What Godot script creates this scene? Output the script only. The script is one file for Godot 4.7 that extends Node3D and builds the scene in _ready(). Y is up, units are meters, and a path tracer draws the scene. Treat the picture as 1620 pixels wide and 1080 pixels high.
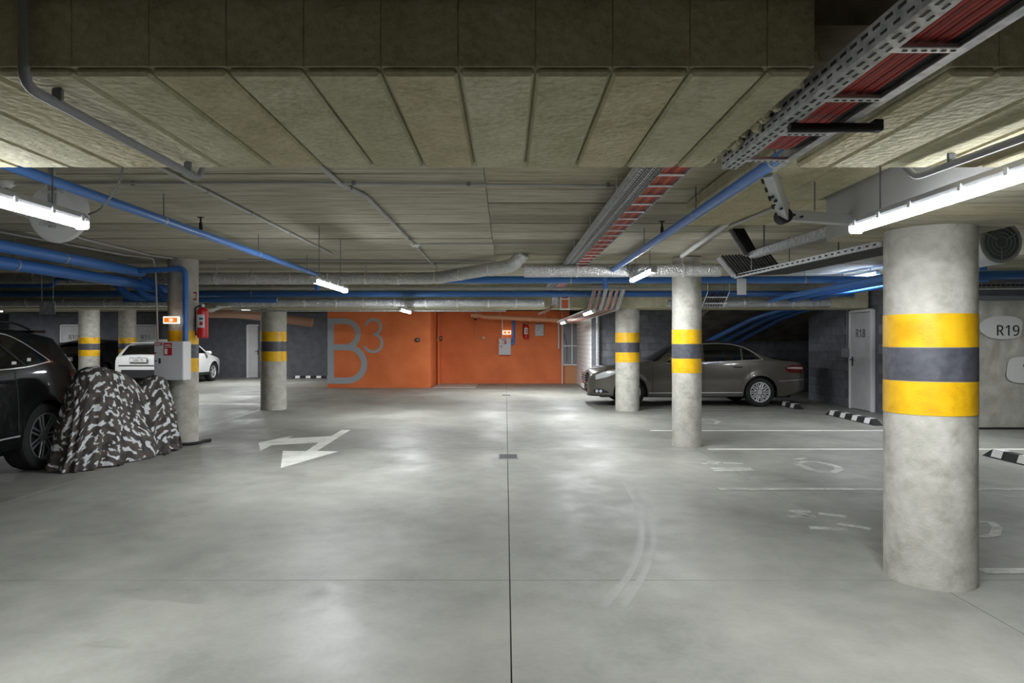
extends Node3D
# Underground garage. X right, Y up, the camera looks along -Z; "d" below is distance ahead of the camera (z = -d).

const H := 1.45        # camera height
const F := 1080.0      # focal length in pixels of the 1620 x 1080 photograph
const CX := 800.0      # vanishing point of the aisle
const CY := 540.0
const SLAB := 2.61     # underside of the concrete slab
const BEAM := 2.14     # underside of the insulated cross beams

var M := {}
var names := {}
var shared := {}

# ------------------------------------------------------------------ helpers
func P(x, y, d):       # photograph pixel at a known distance
	return Vector3((x - CX) * d / F, H + (CY - y) * d / F, -d)

func V(x, y, d):
	return Vector3(x, y, -d)

func mb():
	var st = SurfaceTool.new()
	st.begin(Mesh.PRIMITIVE_TRIANGLES)
	return st

func numbered(n):
	if not names.has(n):
		names[n] = 0
		return n
	names[n] += 1
	return "%s_%03d" % [n, names[n]]

func thing(called, label, category, at = Vector3.ZERO, group = ""):
	var o = Node3D.new()
	o.name = numbered(called)
	add_child(o)
	o.position = at
	tag(o, label, category, group)
	return o

func tag(o, label, category, group = "", kind = ""):
	o.set_meta("label", label)
	if category != "":
		o.set_meta("category", category)
	if group != "":
		o.set_meta("group", group)
	if kind != "":
		o.set_meta("kind", kind)

func mi(called, mesh, m, parent = null, at = Vector3.ZERO, label = ""):
	var o = MeshInstance3D.new()
	o.mesh = mesh
	o.material_override = m
	if parent == null:
		o.name = numbered(called)
		add_child(o)
	else:
		o.name = called
		parent.add_child(o, true)
	o.position = at
	if label != "":
		o.set_meta("label", label)
	return o

func obj(called, st, m, parent = null, at = Vector3.ZERO, label = ""):
	st.generate_normals()
	return mi(called, st.commit(), m, parent, at, label)

func struct_node(called):
	var o = Node3D.new()
	o.name = called
	add_child(o)
	o.set_meta("kind", "structure")
	return o

func quad(st, a, b, c, d):      # seen from the side where a b c d run clockwise
	st.add_vertex(a); st.add_vertex(b); st.add_vertex(c)
	st.add_vertex(a); st.add_vertex(c); st.add_vertex(d)

# box with chamfered edges
func bx(st, c, s, bevel = 0.0, basis = Basis()):
	st.set_smooth_group(-1)
	var h = s * 0.5
	if bevel <= 0.0:
		var k = []
		for i in 8:
			k.append(c + basis * Vector3(h.x * (1 if i & 1 else -1), h.y * (1 if i & 2 else -1), h.z * (1 if i & 4 else -1)))
		for f in [[0, 2, 3, 1], [4, 5, 7, 6], [0, 4, 6, 2], [1, 3, 7, 5], [0, 1, 5, 4], [2, 6, 7, 3]]:
			quad_out(st, k[f[0]], k[f[1]], k[f[2]], k[f[3]], c)
		return
	var b = minf(bevel, minf(h.x, minf(h.y, h.z)) * 0.99)
	var pt = func(sx, sy, sz, ax):
		var v = Vector3(sx * (h.x - b), sy * (h.y - b), sz * (h.z - b))
		v[ax] = [sx * h.x, sy * h.y, sz * h.z][ax]
		return c + basis * v
	for ax in 3:
		var u = (ax + 1) % 3
		var w = (ax + 2) % 3
		for sg in [-1, 1]:
			var q = []
			for e in [[-1, -1], [1, -1], [1, 1], [-1, 1]]:
				var sv = [0, 0, 0]
				sv[ax] = sg; sv[u] = e[0]; sv[w] = e[1]
				q.append(pt.call(sv[0], sv[1], sv[2], ax))
			quad_out(st, q[0], q[1], q[2], q[3], c)
		for e in [[-1, -1], [1, -1], [1, 1], [-1, 1]]:
			var q2 = []
			for sg in [-1, 1]:
				var sv = [0, 0, 0]
				sv[ax] = sg; sv[u] = e[0]; sv[w] = e[1]
				q2.append([pt.call(sv[0], sv[1], sv[2], u), pt.call(sv[0], sv[1], sv[2], w)])
			quad_out(st, q2[0][0], q2[0][1], q2[1][1], q2[1][0], c)
	for sx in [-1, 1]:
		for sy in [-1, 1]:
			for sz in [-1, 1]:
				var a = pt.call(sx, sy, sz, 0)
				var d2 = pt.call(sx, sy, sz, 1)
				var e2 = pt.call(sx, sy, sz, 2)
				tri_out(st, a, d2, e2, c)

func tri_out(st, a, b, c, center):
	var n = (b - a).cross(c - a)
	if n.dot((a + b + c) / 3.0 - center) > 0:
		st.add_vertex(a); st.add_vertex(c); st.add_vertex(b)
	else:
		st.add_vertex(a); st.add_vertex(b); st.add_vertex(c)

func quad_out(st, a, b, c, d, center):
	var n = (b - a).cross(c - a)
	if n.dot((a + c) * 0.5 - center) > 0:
		quad(st, a, d, c, b)
	else:
		quad(st, a, b, c, d)

func box_mesh(s, bevel = 0.0):
	var key = "box %s %s" % [s, bevel]
	if not shared.has(key):
		var st = mb()
		bx(st, Vector3.ZERO, s, bevel)
		st.generate_normals()
		shared[key] = st.commit()
	return shared[key]

func box(called, c, s, m, parent = null, bevel = 0.0, label = ""):
	return mi(called, box_mesh(s, bevel), m, parent, c, label)

# path with rounded corners
func bend(pts, r, n = 6):
	var out = [pts[0]]
	for i in range(1, pts.size() - 1):
		var a = pts[i - 1]
		var b = pts[i]
		var c = pts[i + 1]
		var rr = minf(r, minf((b - a).length(), (c - b).length()) * 0.49)
		var p = b + (a - b).normalized() * rr
		var q = b + (c - b).normalized() * rr
		for k in n + 1:
			var t = float(k) / n
			out.append(p.lerp(b, t).lerp(b.lerp(q, t), t))
	out.append(pts[-1])
	return out

func tube(st, pts, r, sides = 14, caps = true):
	st.set_smooth_group(0)
	var rings = []
	var up = Vector3.UP
	var first = (pts[1] - pts[0]).normalized()
	if absf(first.dot(up)) > 0.9:
		up = Vector3.RIGHT
	for i in pts.size():
		var t = (pts[mini(i + 1, pts.size() - 1)] - pts[maxi(i - 1, 0)]).normalized()
		var s = t.cross(up)
		if s.length() < 0.01:
			s = t.cross(Vector3.FORWARD)
		s = s.normalized()
		up = s.cross(t).normalized()
		var ring = []
		var rad = r[i] if r is Array else r
		for k in sides:
			var a = TAU * k / sides
			ring.append(pts[i] + (s * cos(a) + up * sin(a)) * rad)
		rings.append(ring)
	for i in rings.size() - 1:
		for k in sides:
			var j = (k + 1) % sides
			var mid = (pts[i] + pts[i + 1]) * 0.5
			quad_out(st, rings[i][k], rings[i][j], rings[i + 1][j], rings[i + 1][k], mid)
	if caps:
		st.set_smooth_group(-1)
		for e in [[0, 1], [rings.size() - 1, rings.size() - 2]]:
			for k in sides:
				tri_out(st, pts[e[0]], rings[e[0]][k], rings[e[0]][(k + 1) % sides], pts[e[1]])
		st.set_smooth_group(0)

func pipe(called, pts, r, m, parent = null, bend_r = 0.0, sides = 14):
	var st = mb()
	tube(st, bend(pts, bend_r) if bend_r > 0 else pts, r, sides)
	return obj(called, st, m, parent)

# lathe around Y: profile of [radius, y]
func lathe(st, prof, c = Vector3.ZERO, sides = 40, basis = Basis(), flat = false):
	for i in prof.size() - 1:
		st.set_smooth_group(-1 if flat else i)
		var inner = c + basis * Vector3(0, (prof[i][1] + prof[i + 1][1]) * 0.5, 0)
		for k in sides:
			var a = TAU * k / sides
			var b = TAU * (k + 1) / sides
			var p = []
			for e in [[i, a], [i, b], [i + 1, b], [i + 1, a]]:
				p.append(c + basis * Vector3(prof[e[0]][0] * cos(e[1]), prof[e[0]][1], prof[e[0]][0] * sin(e[1])))
			var ndir = basis * Vector3(cos((a + b) / 2) * (prof[i + 1][1] - prof[i][1]), prof[i][0] - prof[i + 1][0], sin((a + b) / 2) * (prof[i + 1][1] - prof[i][1]))
			var nn = (p[1] - p[0]).cross(p[2] - p[0])
			if nn.length() < 1e-12:
				nn = (p[2] - p[0]).cross(p[3] - p[0])
			if nn.dot(ndir) > 0:
				quad(st, p[0], p[3], p[2], p[1])
			else:
				quad(st, p[0], p[1], p[2], p[3])
	st.set_smooth_group(0)

# flat ribbon along a path in the plane of two axes, extruded by thickness along n
func ribbon(st, pts, w, ax, ay, n, origin, thick = 0.004):
	st.set_smooth_group(-1)
	var L = []
	var R = []
	for i in pts.size():
		var t = (pts[mini(i + 1, pts.size() - 1)] - pts[maxi(i - 1, 0)]).normalized()
		var nrm = Vector2(-t.y, t.x)
		var a = pts[i] + nrm * w * 0.5
		var b = pts[i] - nrm * w * 0.5
		L.append(origin + ax * a.x + ay * a.y)
		R.append(origin + ax * b.x + ay * b.y)
	for i in pts.size() - 1:
		var c = (L[i] + R[i + 1]) * 0.5 - n * 0.01
		quad_out(st, L[i] + n * thick, R[i] + n * thick, R[i + 1] + n * thick, L[i + 1] + n * thick, c)
		quad_out(st, L[i], L[i + 1], L[i + 1] + n * thick, L[i] + n * thick, c)
		quad_out(st, R[i], R[i + 1], R[i + 1] + n * thick, R[i] + n * thick, c)

func poly(st, pts, ax, ay, n, origin, thick = 0.003):
	st.set_smooth_group(-1)
	var pv = PackedVector2Array(pts)
	var idx = Geometry2D.triangulate_polygon(pv)
	for i in range(0, idx.size(), 3):
		var a = []
		for k in 3:
			var q = pv[idx[i + k]]
			a.append(origin + ax * q.x + ay * q.y + n * thick)
		tri_out(st, a[0], a[1], a[2], (a[0] + a[1] + a[2]) / 3.0 - n)

func arc(cx, cy, r, a0, a1, n = 14):
	var out = []
	for i in n + 1:
		var a = deg_to_rad(lerpf(a0, a1, float(i) / n))
		out.append(Vector2(cx + r * cos(a), cy + r * sin(a)))
	return out

func text(called, words, height, m, parent, at, turn = 0.0, bold = false):
	var t = TextMesh.new()
	var f = SystemFont.new()
	f.font_names = PackedStringArray(["Droid Sans"])
	if bold:
		f.font_weight = 700
	t.font = f
	t.text = words
	t.font_size = 64
	t.pixel_size = height / (64 * 0.71)
	t.depth = 0.003
	var o = mi(called, t, m, parent, at)
	o.rotation.y = turn
	return o

# ------------------------------------------------------------------ textures and materials
func noise_img(size, freq, seed_, oct = 4, type = FastNoiseLite.TYPE_SIMPLEX_SMOOTH):
	var n = FastNoiseLite.new()
	n.seed = seed_
	n.frequency = freq
	n.noise_type = type
	n.fractal_octaves = oct
	var im = n.get_seamless_image(size, size, false, false, 0.12, true)
	im.convert(Image.FORMAT_L8)
	return im.get_data()

# colour = mix of stops over a weighted sum of noise layers: layers [[freq, seed, oct, weight], ...]
func blend_tex(size, layers, stops, pits = 0.0, pit_col = Color.BLACK, pit_seed = 91):
	var datas = []
	var tot = 0.0
	for l in layers:
		datas.append(noise_img(size, l[0], l[1], l[2]))
		tot += l[3]
	var lut = PackedColorArray()
	for i in 256:
		var t = i / 255.0
		var c = stops[-1][1]
		for k in stops.size() - 1:
			if t <= stops[k + 1][0]:
				c = stops[k][1].lerp(stops[k + 1][1], clampf((t - stops[k][0]) / (stops[k + 1][0] - stops[k][0]), 0, 1))
				break
		lut.append(c)
	var pd = noise_img(size, 0.09, pit_seed, 2) if pits > 0 else null
	var bytes = PackedByteArray()
	bytes.resize(size * size * 3)
	var cnt = datas.size()
	var lr = PackedByteArray()
	var lg = PackedByteArray()
	var lb = PackedByteArray()
	for dark in 2:
		for i in 256:
			var cc = lut[i].lerp(pit_col, 0.75 * dark)
			lr.append(cc.r8); lg.append(cc.g8); lb.append(cc.b8)
	var pit_at = int(pits * 255)
	var has_pits = pits > 0
	var d0: PackedByteArray = datas[0]
	var d1: PackedByteArray = datas[mini(1, cnt - 1)]
	var d2: PackedByteArray = datas[mini(2, cnt - 1)]
	var dp: PackedByteArray = pd if has_pits else d0
	var w0: float = layers[0][3] / tot
	var w1: float = layers[1][3] / tot if cnt > 1 else 0.0
	var w2: float = layers[2][3] / tot if cnt > 2 else 0.0
	var j := 0
	for i in size * size:
		var q := int(d0[i] * w0 + d1[i] * w1 + d2[i] * w2)
		if has_pits and dp[i] < pit_at:
			q += 256
		bytes[j] = lr[q]
		bytes[j + 1] = lg[q]
		bytes[j + 2] = lb[q]
		j += 3
	var im = Image.create_from_data(size, size, false, Image.FORMAT_RGB8, bytes)
	return ImageTexture.create_from_image(im)

func grey_tex(size, freq, seed_, oct = 4):
	var im = Image.create_from_data(size, size, false, Image.FORMAT_L8, noise_img(size, freq, seed_, oct))
	return ImageTexture.create_from_image(im)

func rgb(r, g, b):
	return Color8(r, g, b)

func plain(c, rough = 0.6, metal = 0.0):
	var m = StandardMaterial3D.new()
	m.albedo_color = c
	m.roughness = rough
	m.metallic = metal
	return m

func tri(tex, scale, rough = 0.8, world = true, bump = null, bump_s = 0.3, tint = Color.WHITE):
	var m = StandardMaterial3D.new()
	m.albedo_texture = tex
	m.albedo_color = tint
	m.roughness = rough
	m.uv1_triplanar = true
	m.uv1_world_triplanar = world
	m.uv1_scale = scale if scale is Vector3 else Vector3.ONE * scale
	if bump != null:
		m.heightmap_enabled = true
		m.heightmap_texture = bump
		m.heightmap_scale = bump_s
	return m

func make_materials():
	var rough_noise = grey_tex(512, 0.05, 5, 4)
	var fine_noise = grey_tex(512, 0.12, 9, 3)
	var floor_tex = blend_tex(896, [[0.004, 3, 5, 1.2], [0.02, 8, 4, 0.6], [0.12, 12, 3, 0.35]],
		[[0.2, rgb(116, 116, 110)], [0.5, rgb(131, 131, 124)], [0.8, rgb(143, 143, 135)]])
	M.floor = tri(floor_tex, 0.19, 0.36)
	var rt = blend_tex(512, [[0.006, 31, 4, 1.0], [0.04, 33, 3, 0.4]], [[0.25, Color(0.44, 0.44, 0.44)], [0.75, Color(0.68, 0.68, 0.68)]])
	M.floor.roughness = 1.0
	M.floor.roughness_texture = rt
	M.floor.metallic_specular = 0.45
	M.floor.roughness_texture_channel = BaseMaterial3D.TEXTURE_CHANNEL_RED
	M.tyre_mark = tri(floor_tex, 0.19, 0.55, true, null, 0.1, Color(0.965, 0.965, 0.96))
	M.stain = tri(floor_tex, 0.19, 0.6, true, null, 0.1, Color(0.945, 0.945, 0.94))
	M.joint = plain(rgb(78, 78, 75), 0.9)
	var slab_tex = blend_tex(768, [[0.012, 21, 5, 1.0], [0.05, 23, 4, 0.6]],
		[[0.25, rgb(152, 147, 128)], [0.45, rgb(172, 167, 148)], [0.6, rgb(182, 177, 158)], [0.8, rgb(194, 189, 171)]])
	M.boards = []
	for t in [Color(1, 1, 1), Color(0.90, 0.90, 0.89), Color(1.0, 0.985, 0.95), Color(0.80, 0.80, 0.79)]:
		M.boards.append(tri(slab_tex, Vector3(0.14, 0.6, 1.3), 0.85, true, null, 0.3, t))
	M.slab = tri(slab_tex, 0.3, 0.9)
	M.capital = tri(blend_tex(256, [[0.01, 25, 3, 1.0]], [[0.2, rgb(160, 160, 158)], [0.8, rgb(176, 176, 173)]]), 0.5, 0.85)
	var wool_tex = blend_tex(512, [[0.01, 41, 4, 0.7], [0.06, 43, 4, 0.8], [0.2, 45, 2, 0.5]],
		[[0.2, rgb(170, 164, 136)], [0.5, rgb(194, 188, 160)], [0.8, rgb(210, 205, 182)]])
	M.wool = []
	for t in [Color(1, 1, 1), Color(0.95, 0.95, 0.93), Color(0.98, 0.965, 0.93)]:
		M.wool.append(tri(wool_tex, 0.9, 0.95, true, rough_noise, 0.5, t))
	var col_tex = blend_tex(768, [[0.008, 51, 5, 1.0], [0.03, 53, 4, 0.5], [0.15, 55, 2, 0.25]],
		[[0.22, rgb(154, 152, 141)], [0.45, rgb(176, 174, 164)], [0.6, rgb(186, 184, 175)], [0.8, rgb(200, 198, 190)]], 0.11, rgb(116, 113, 104))
	M.column = tri(col_tex, 0.8, 0.75, true, fine_noise, 0.12)
	M.yellow = tri(blend_tex(256, [[0.02, 71, 4, 1.0], [0.2, 72, 2, 0.3]], [[0.2, rgb(214, 160, 14)], [0.5, rgb(234, 182, 20)], [0.8, rgb(240, 192, 36)]]), 1.2, 0.42, true, fine_noise, 0.1)
	M.band_dark = tri(blend_tex(512, [[0.02, 74, 4, 1.0], [0.2, 75, 2, 0.3]], [[0.2, rgb(66, 67, 72)], [0.5, rgb(80, 82, 90)], [0.8, rgb(92, 93, 99)]], 0.10, rgb(170, 168, 160)), 1.2, 0.45)
	M.orange = tri(blend_tex(256, [[0.008, 81, 4, 1.0], [0.1, 82, 2, 0.2]], [[0.2, rgb(212, 108, 56)], [0.5, rgb(222, 118, 64)], [0.8, rgb(228, 126, 72)]]), 0.4, 0.7)
	M.b_grey = plain(rgb(160, 166, 172), 0.6)
	M.tan = plain(rgb(196, 140, 100), 0.7)
	var bl = blend_tex(256, [[0.02, 85, 4, 1.0], [0.15, 86, 2, 0.4]], [[0.2, rgb(108, 110, 115)], [0.5, rgb(118, 120, 126)], [0.8, rgb(128, 130, 135)]])
	M.block = []
	for t in [Color(1, 1, 1), Color(0.95, 0.95, 0.955), Color(0.9, 0.905, 0.91)]:
		M.block.append(tri(bl, 0.9, 0.75, true, fine_noise, 0.15, t))
	M.mortar = plain(rgb(92, 94, 98), 0.9)
	M.white_block = plain(rgb(224, 224, 222), 0.7)
	M.white_joint = plain(rgb(96, 96, 98), 0.9)
	M.dark_wall = tri(bl, 0.5, 0.85, true, null, 0.1, Color(0.82, 0.82, 0.84))
	M.ramp = tri(blend_tex(256, [[0.01, 87, 4, 1.0]], [[0.2, rgb(74, 68, 58)], [0.5, rgb(92, 86, 74)], [0.8, rgb(106, 100, 86)]]), 0.5, 0.9)
	M.galv = plain(rgb(204, 206, 208), 0.4, 0.35)
	M.galv_dull = tri(blend_tex(256, [[0.03, 88, 4, 1.0]], [[0.2, rgb(150, 152, 154)], [0.5, rgb(176, 178, 180)], [0.8, rgb(196, 198, 200)]]), 2.0, 0.45)
	M.galv_dull.metallic = 0.25
	M.foil = StandardMaterial3D.new()
	M.foil.albedo_color = rgb(220, 221, 220)
	M.foil.metallic = 0.7
	M.foil.roughness = 0.27
	M.foil.uv1_triplanar = true
	M.foil.uv1_world_triplanar = true
	M.foil.uv1_scale = Vector3.ONE * 1.6
	M.foil.heightmap_enabled = true
	M.foil.heightmap_texture = rough_noise
	M.foil.heightmap_scale = 2.2
	M.fan_throat = plain(rgb(124, 132, 140), 0.5)
	M.tape = plain(rgb(222, 222, 220), 0.4, 0.5)
	M.blue = plain(rgb(66, 122, 198), 0.35)
	M.blue_dark = plain(rgb(48, 92, 150), 0.4)
	M.white_plastic = plain(rgb(214, 214, 212), 0.5)
	M.conduit = plain(rgb(170, 170, 166), 0.55)
	M.grey_pipe = plain(rgb(138, 140, 144), 0.5)
	M.grey_metal = plain(rgb(128, 130, 134), 0.5, 0.3)
	M.lamp_body = plain(rgb(176, 178, 182), 0.5)
	M.white_paint = plain(rgb(222, 222, 222), 0.45)
	M.dark = plain(rgb(36, 36, 38), 0.7)
	M.black = plain(rgb(20, 20, 21), 0.5)
	M.rubber = plain(rgb(34, 34, 35), 0.8)
	M.red = plain(rgb(196, 32, 34), 0.35)
	M.sign_red = plain(rgb(176, 34, 40), 0.5)
	M.red_cable = [plain(rgb(172, 58, 52), 0.5), plain(rgb(188, 66, 60), 0.5), plain(rgb(152, 48, 46), 0.5)]
	M.orange_cable = plain(rgb(206, 110, 50), 0.55)
	M.black_cable = [plain(rgb(30, 29, 29), 0.6), plain(rgb(42, 41, 40), 0.6)]
	M.pink_cable = [plain(rgb(188, 130, 112), 0.6), plain(rgb(160, 112, 100), 0.6), plain(rgb(176, 172, 168), 0.5)]
	M.beige_pipe = plain(rgb(206, 148, 112), 0.5)
	M.brown_pipe = plain(rgb(150, 112, 92), 0.6)
	M.line = tri(blend_tex(256, [[0.015, 95, 4, 1.0], [0.1, 96, 3, 0.7]], [[0.3, rgb(200, 200, 193)], [0.45, rgb(216, 216, 208)], [0.7, rgb(228, 228, 220)]]), 0.8, 0.5)
	M.line_worn = tri(blend_tex(256, [[0.02, 97, 4, 1.0], [0.1, 98, 3, 0.8]], [[0.35, rgb(146, 146, 140)], [0.5, rgb(163, 163, 156)], [0.65, rgb(182, 182, 174)]]), 0.8, 0.5)
	M.door = tri(blend_tex(256, [[0.01, 99, 3, 1.0]], [[0.2, rgb(186, 187, 188)], [0.8, rgb(200, 201, 202)]]), 0.6, 0.5)
	M.sheet = tri(blend_tex(256, [[0.01, 103, 4, 1.0], [0.06, 104, 3, 0.3]], [[0.25, rgb(166, 164, 154)], [0.75, rgb(190, 188, 178)]]), 0.8, 0.5)
	M.patch = plain(rgb(208, 208, 204), 0.55)
	M.glass = StandardMaterial3D.new()
	M.glass.albedo_color = Color(0.035, 0.04, 0.042)
	M.glass.roughness = 0.06
	M.glass.metallic_specular = 0.7
	M.chrome = plain(rgb(228, 229, 230), 0.18, 0.55)
	M.alloy = plain(rgb(206, 208, 210), 0.3, 0.45)
	M.alloy_dark = plain(rgb(150, 152, 155), 0.3, 0.6)
	M.tyre = plain(rgb(30, 30, 30), 0.85)
	M.headlight = plain(rgb(206, 210, 214), 0.12, 0.3)
	M.tail = plain(rgb(92, 17, 16), 0.15)
	M.tail_clear = plain(rgb(190, 176, 170), 0.2)
	M.paint_sedan = car_paint(rgb(90, 86, 78), 0.45)
	M.paint_black = car_paint(rgb(14, 15, 16), 0.0)
	M.paint_black.clearcoat = 0.5
	M.paint_black.metallic_specular = 0.3
	M.paint_white = car_paint(rgb(214, 215, 214), 0.0)
	M.fire_box = plain(rgb(196, 198, 202), 0.4)
	M.glow_lamp = plain(rgb(250, 252, 255), 0.4)
	M.glow_lamp.emission_enabled = true
	M.glow_lamp.emission = Color(0.97, 0.985, 1.0)
	M.glow_lamp.emission_energy_multiplier = 48.0
	M.glow_sign = plain(rgb(240, 120, 30), 0.4)
	M.glow_sign.emission_enabled = true
	M.glow_sign.emission = Color(1.0, 0.5, 0.15)
	M.glow_sign.emission_energy_multiplier = 0.45
	M.glow_white = plain(rgb(250, 250, 250), 0.4)
	M.glow_white.emission_enabled = true
	M.glow_white.emission = Color(1.0, 0.95, 0.9)
	M.glow_white.emission_energy_multiplier = 0.8
	M.camo = StandardMaterial3D.new()
	M.camo.albedo_texture = camo_tex()
	M.camo.roughness = 0.75
	M.camo.uv1_scale = Vector3(1.0, 1.0, 1.0)

func car_paint(c, metal):
	var m = plain(c, 0.32, metal)
	m.clearcoat_enabled = true
	m.clearcoat = 1.0
	m.clearcoat_roughness = 0.05
	return m

func camo_tex():
	var s = 800
	var n1 = FastNoiseLite.new()
	n1.seed = 301; n1.frequency = 0.015; n1.fractal_octaves = 3; n1.fractal_gain = 0.42
	n1.domain_warp_enabled = true; n1.domain_warp_amplitude = 30.0; n1.domain_warp_frequency = 0.018
	var n2 = FastNoiseLite.new()
	n2.seed = 377; n2.frequency = 0.010; n2.fractal_octaves = 2
	var bytes = PackedByteArray()
	bytes.resize(s * s * 3)
	var base = rgb(66, 60, 56)
	var base2 = rgb(50, 46, 44)
	var base3 = rgb(78, 70, 64)
	var light = rgb(202, 205, 208)
	for y in s:
		for x in s:
			var v = n1.get_noise_2d(x * 1.5 + y * 0.5, y * 2.3 - x * 0.5)
			var w = n2.get_noise_2d(x * 1.6, y * 1.6)
			var c = base
			if w > 0.18:
				c = base2
			elif w < -0.2:
				c = base3
			if v > 0.22:
				c = light
			var i = (y * s + x) * 3
			bytes[i] = c.r8; bytes[i + 1] = c.g8; bytes[i + 2] = c.b8
	return ImageTexture.create_from_image(Image.create_from_data(s, s, false, Image.FORMAT_RGB8, bytes))

# ------------------------------------------------------------------ main
func _ready():
	var cam = Camera3D.new()
	cam.name = "camera"
	cam.position = Vector3(0, H, 0)
	cam.projection = Camera3D.PROJECTION_FRUSTUM
	cam.near = 0.05
	cam.far = 200.0
	cam.size = 0.05
	cam.frustum_offset = Vector2(0.05 * 10.0 / 1080.0, 0)
	add_child(cam)
	cam.current = true
	var we = WorldEnvironment.new()
	we.name = "world_environment"
	var e = Environment.new()
	e.background_mode = Environment.BG_COLOR
	e.background_color = Color(0, 0, 0)
	e.tonemap_mode = Environment.TONE_MAPPER_LINEAR
	e.tonemap_exposure = 1.45
	e.sdfgi_enabled = true
	e.ssao_enabled = true
	e.ssil_enabled = true
	we.environment = e
	add_child(we)
	make_materials()
	build_shell()
	build_beams()
	build_columns()
	build_lamps()
	build_ducts_and_pipes()
	build_trays()
	build_ceiling_details()
	build_floor_marks()
	build_walls_far()
	build_left_column_fittings()
	build_cars()
	build_motorbike()
	build_small_things()

# ------------------------------------------------------------------ shell
func build_shell():
	var fl = struct_node("floor")
	box("floor_base", V(-6, -0.16, 10.5), Vector3(36.4, 0.28, 44), M.joint, fl)
	var xs = [-24.0, -4.5, 0.025, 2.57, 12.0]
	var ds = [-11.0, 4.15, 9.33, 18.4, 31.0]
	for i in 4:
		for j in 4:
			var a = xs[i] + 0.003
			var b = xs[i + 1] - 0.003
			var c = ds[j] + 0.003
			var d = ds[j + 1] - 0.003
			box("floor_slab", V((a + b) / 2, -0.01, (c + d) / 2), Vector3(b - a, 0.02, d - c), M.floor, fl, 0.001)
	# slab with the marks of its shuttering panels, rows of half a metre
	var ce = struct_node("ceiling")
	box("ceiling_slab", V(-6, SLAB + 0.17, 10.5), Vector3(36.4, 0.3, 44), M.slab, ce)
	var rng = RandomNumberGenerator.new()
	rng.seed = 12
	var cuts = [-24.0, -10.0, -5.1, -0.15, 4.9, 12.0]
	var d0 = 2.75
	while d0 < 14.0:
		for k in cuts.size() - 1:
			var a = cuts[k] + 0.002
			var b = cuts[k + 1] - 0.002
			var up = rng.randf_range(0.0, 0.012)
			var pick = rng.randf()
			var bm = M.boards[0 if pick < 0.45 else (1 if pick < 0.65 else (2 if pick < 0.9 else 3))]
			box("shutter_panel", V((a + b) / 2, SLAB + 0.015 + up, d0 + 0.25), Vector3(b - a, 0.03, 0.489), bm, ce, 0.003)
		d0 += 0.5
	# insulated ceiling on the near side of the first cross beam
	var x0 = -10.0
	var n = 0
	while x0 < 9.9:
		box("insulation_board", V(x0 + 0.3, 2.44, -0.64), Vector3(0.595, 0.2, 4.8), M.wool[n % 3], ce, 0.012)
		n += 1
		x0 += 0.6
	# drop panel round the near right column: concrete lined with wool boards
	var dp = struct_node("trim_1")
	box("panel_core", V(4.05, 2.56, 4.2), Vector3(4.96, 0.1, 2.96), M.slab, dp)
	x0 = 1.55
	n = 0
	while x0 < 6.4:
		var segs = [[2.75, 3.72], [3.72, 4.7], [4.7, 5.7]]
		for s in segs:
			if x0 + 0.3 > 2.2 and x0 < 3.0 and s[0] < 4.6:
				continue
			box("insulation_board", V(x0 + 0.15, 2.475, (s[0] + s[1]) / 2), Vector3(0.297, 0.11, s[1] - s[0] - 0.004), M.wool[n % 3], dp, 0.006)
			n += 1
		x0 += 0.3
	for s in [[2.75, 4.2, 0.0], [4.2, 5.7, 0.0]]:
		box("edge_board", V(1.53, 2.515, (s[0] + s[1]) / 2), Vector3(0.04, 0.19, s[1] - s[0] - 0.006), M.wool[0], dp, 0.004)
	var cp = struct_node("trim_2")
	box("column_head", V(2.6, (BEAM + 2.51) / 2, 3.72), Vector3(0.8, 2.51 - BEAM, 1.94), M.capital, cp, 0.006)
	for k in 6:
		box("shutter_panel", V(2.6, BEAM - 0.003, 2.92 + k * 0.32), Vector3(0.79, 0.012, 0.316), M.boards[k % 3], cp, 0.002)
	# outer walls
	for w in [["wall_left", V(-24.1, 1.35, 10), Vector3(0.2, 2.9, 42)], ["wall_right", V(12.1, 1.35, 10), Vector3(0.2, 2.9, 42)],
			["wall_back", V(-6, 1.35, -9.0), Vector3(36.4, 2.9, 0.2)], ["wall_far", V(-6, 1.35, 29.6), Vector3(36.4, 2.9, 0.2)]]:
		var o = box(w[0], w[1], w[2], M.dark_wall)
		o.set_meta("kind", "structure")

func lamella_beam(called, d_near, d_far, x_from, x_to, pitch, phase, core_from, core_to):
	var b = struct_node(called)
	box("beam_core", V((core_from + core_to) / 2, 2.46, (d_near + d_far) / 2), Vector3(core_to - core_from, 0.28, d_far - d_near - 0.22), M.slab, b)
	for span in x_from:
		box("wool_filling", V((span[0] + span[1]) / 2, BEAM + 0.099, (d_near + d_far) / 2), Vector3(span[1] - span[0] - 0.004, 0.157, d_far - d_near - 0.02), M.wool[0], b)
	var n = 0
	for span in x_from:
		var x = span[0]
		while x < span[1] - 0.01:
			var nx = phase + ceil((x - phase + 0.001) / pitch) * pitch
			if nx > span[1] or span[1] - nx < 0.03:
				nx = span[1]
			var w = nx - x
			box("lamella", V((x + nx) / 2, BEAM + 0.012, (d_near + d_far) / 2), Vector3(w - 0.008, 0.024, d_far - d_near), M.wool[(n * 7 + 3) % 3], b, 0.009)
			box("face_board", V((x + nx) / 2, 2.390, d_near + 0.045), Vector3(w - 0.001, 0.46, 0.1), M.wool[0], b, 0.002)
			if pitch > 0.5:
				box("face_board", V((x + nx) / 2, 2.390, d_far - 0.045), Vector3(w - 0.001, 0.46, 0.1), M.wool[0], b, 0.002)
			n += 1
			x = nx
	return b

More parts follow.
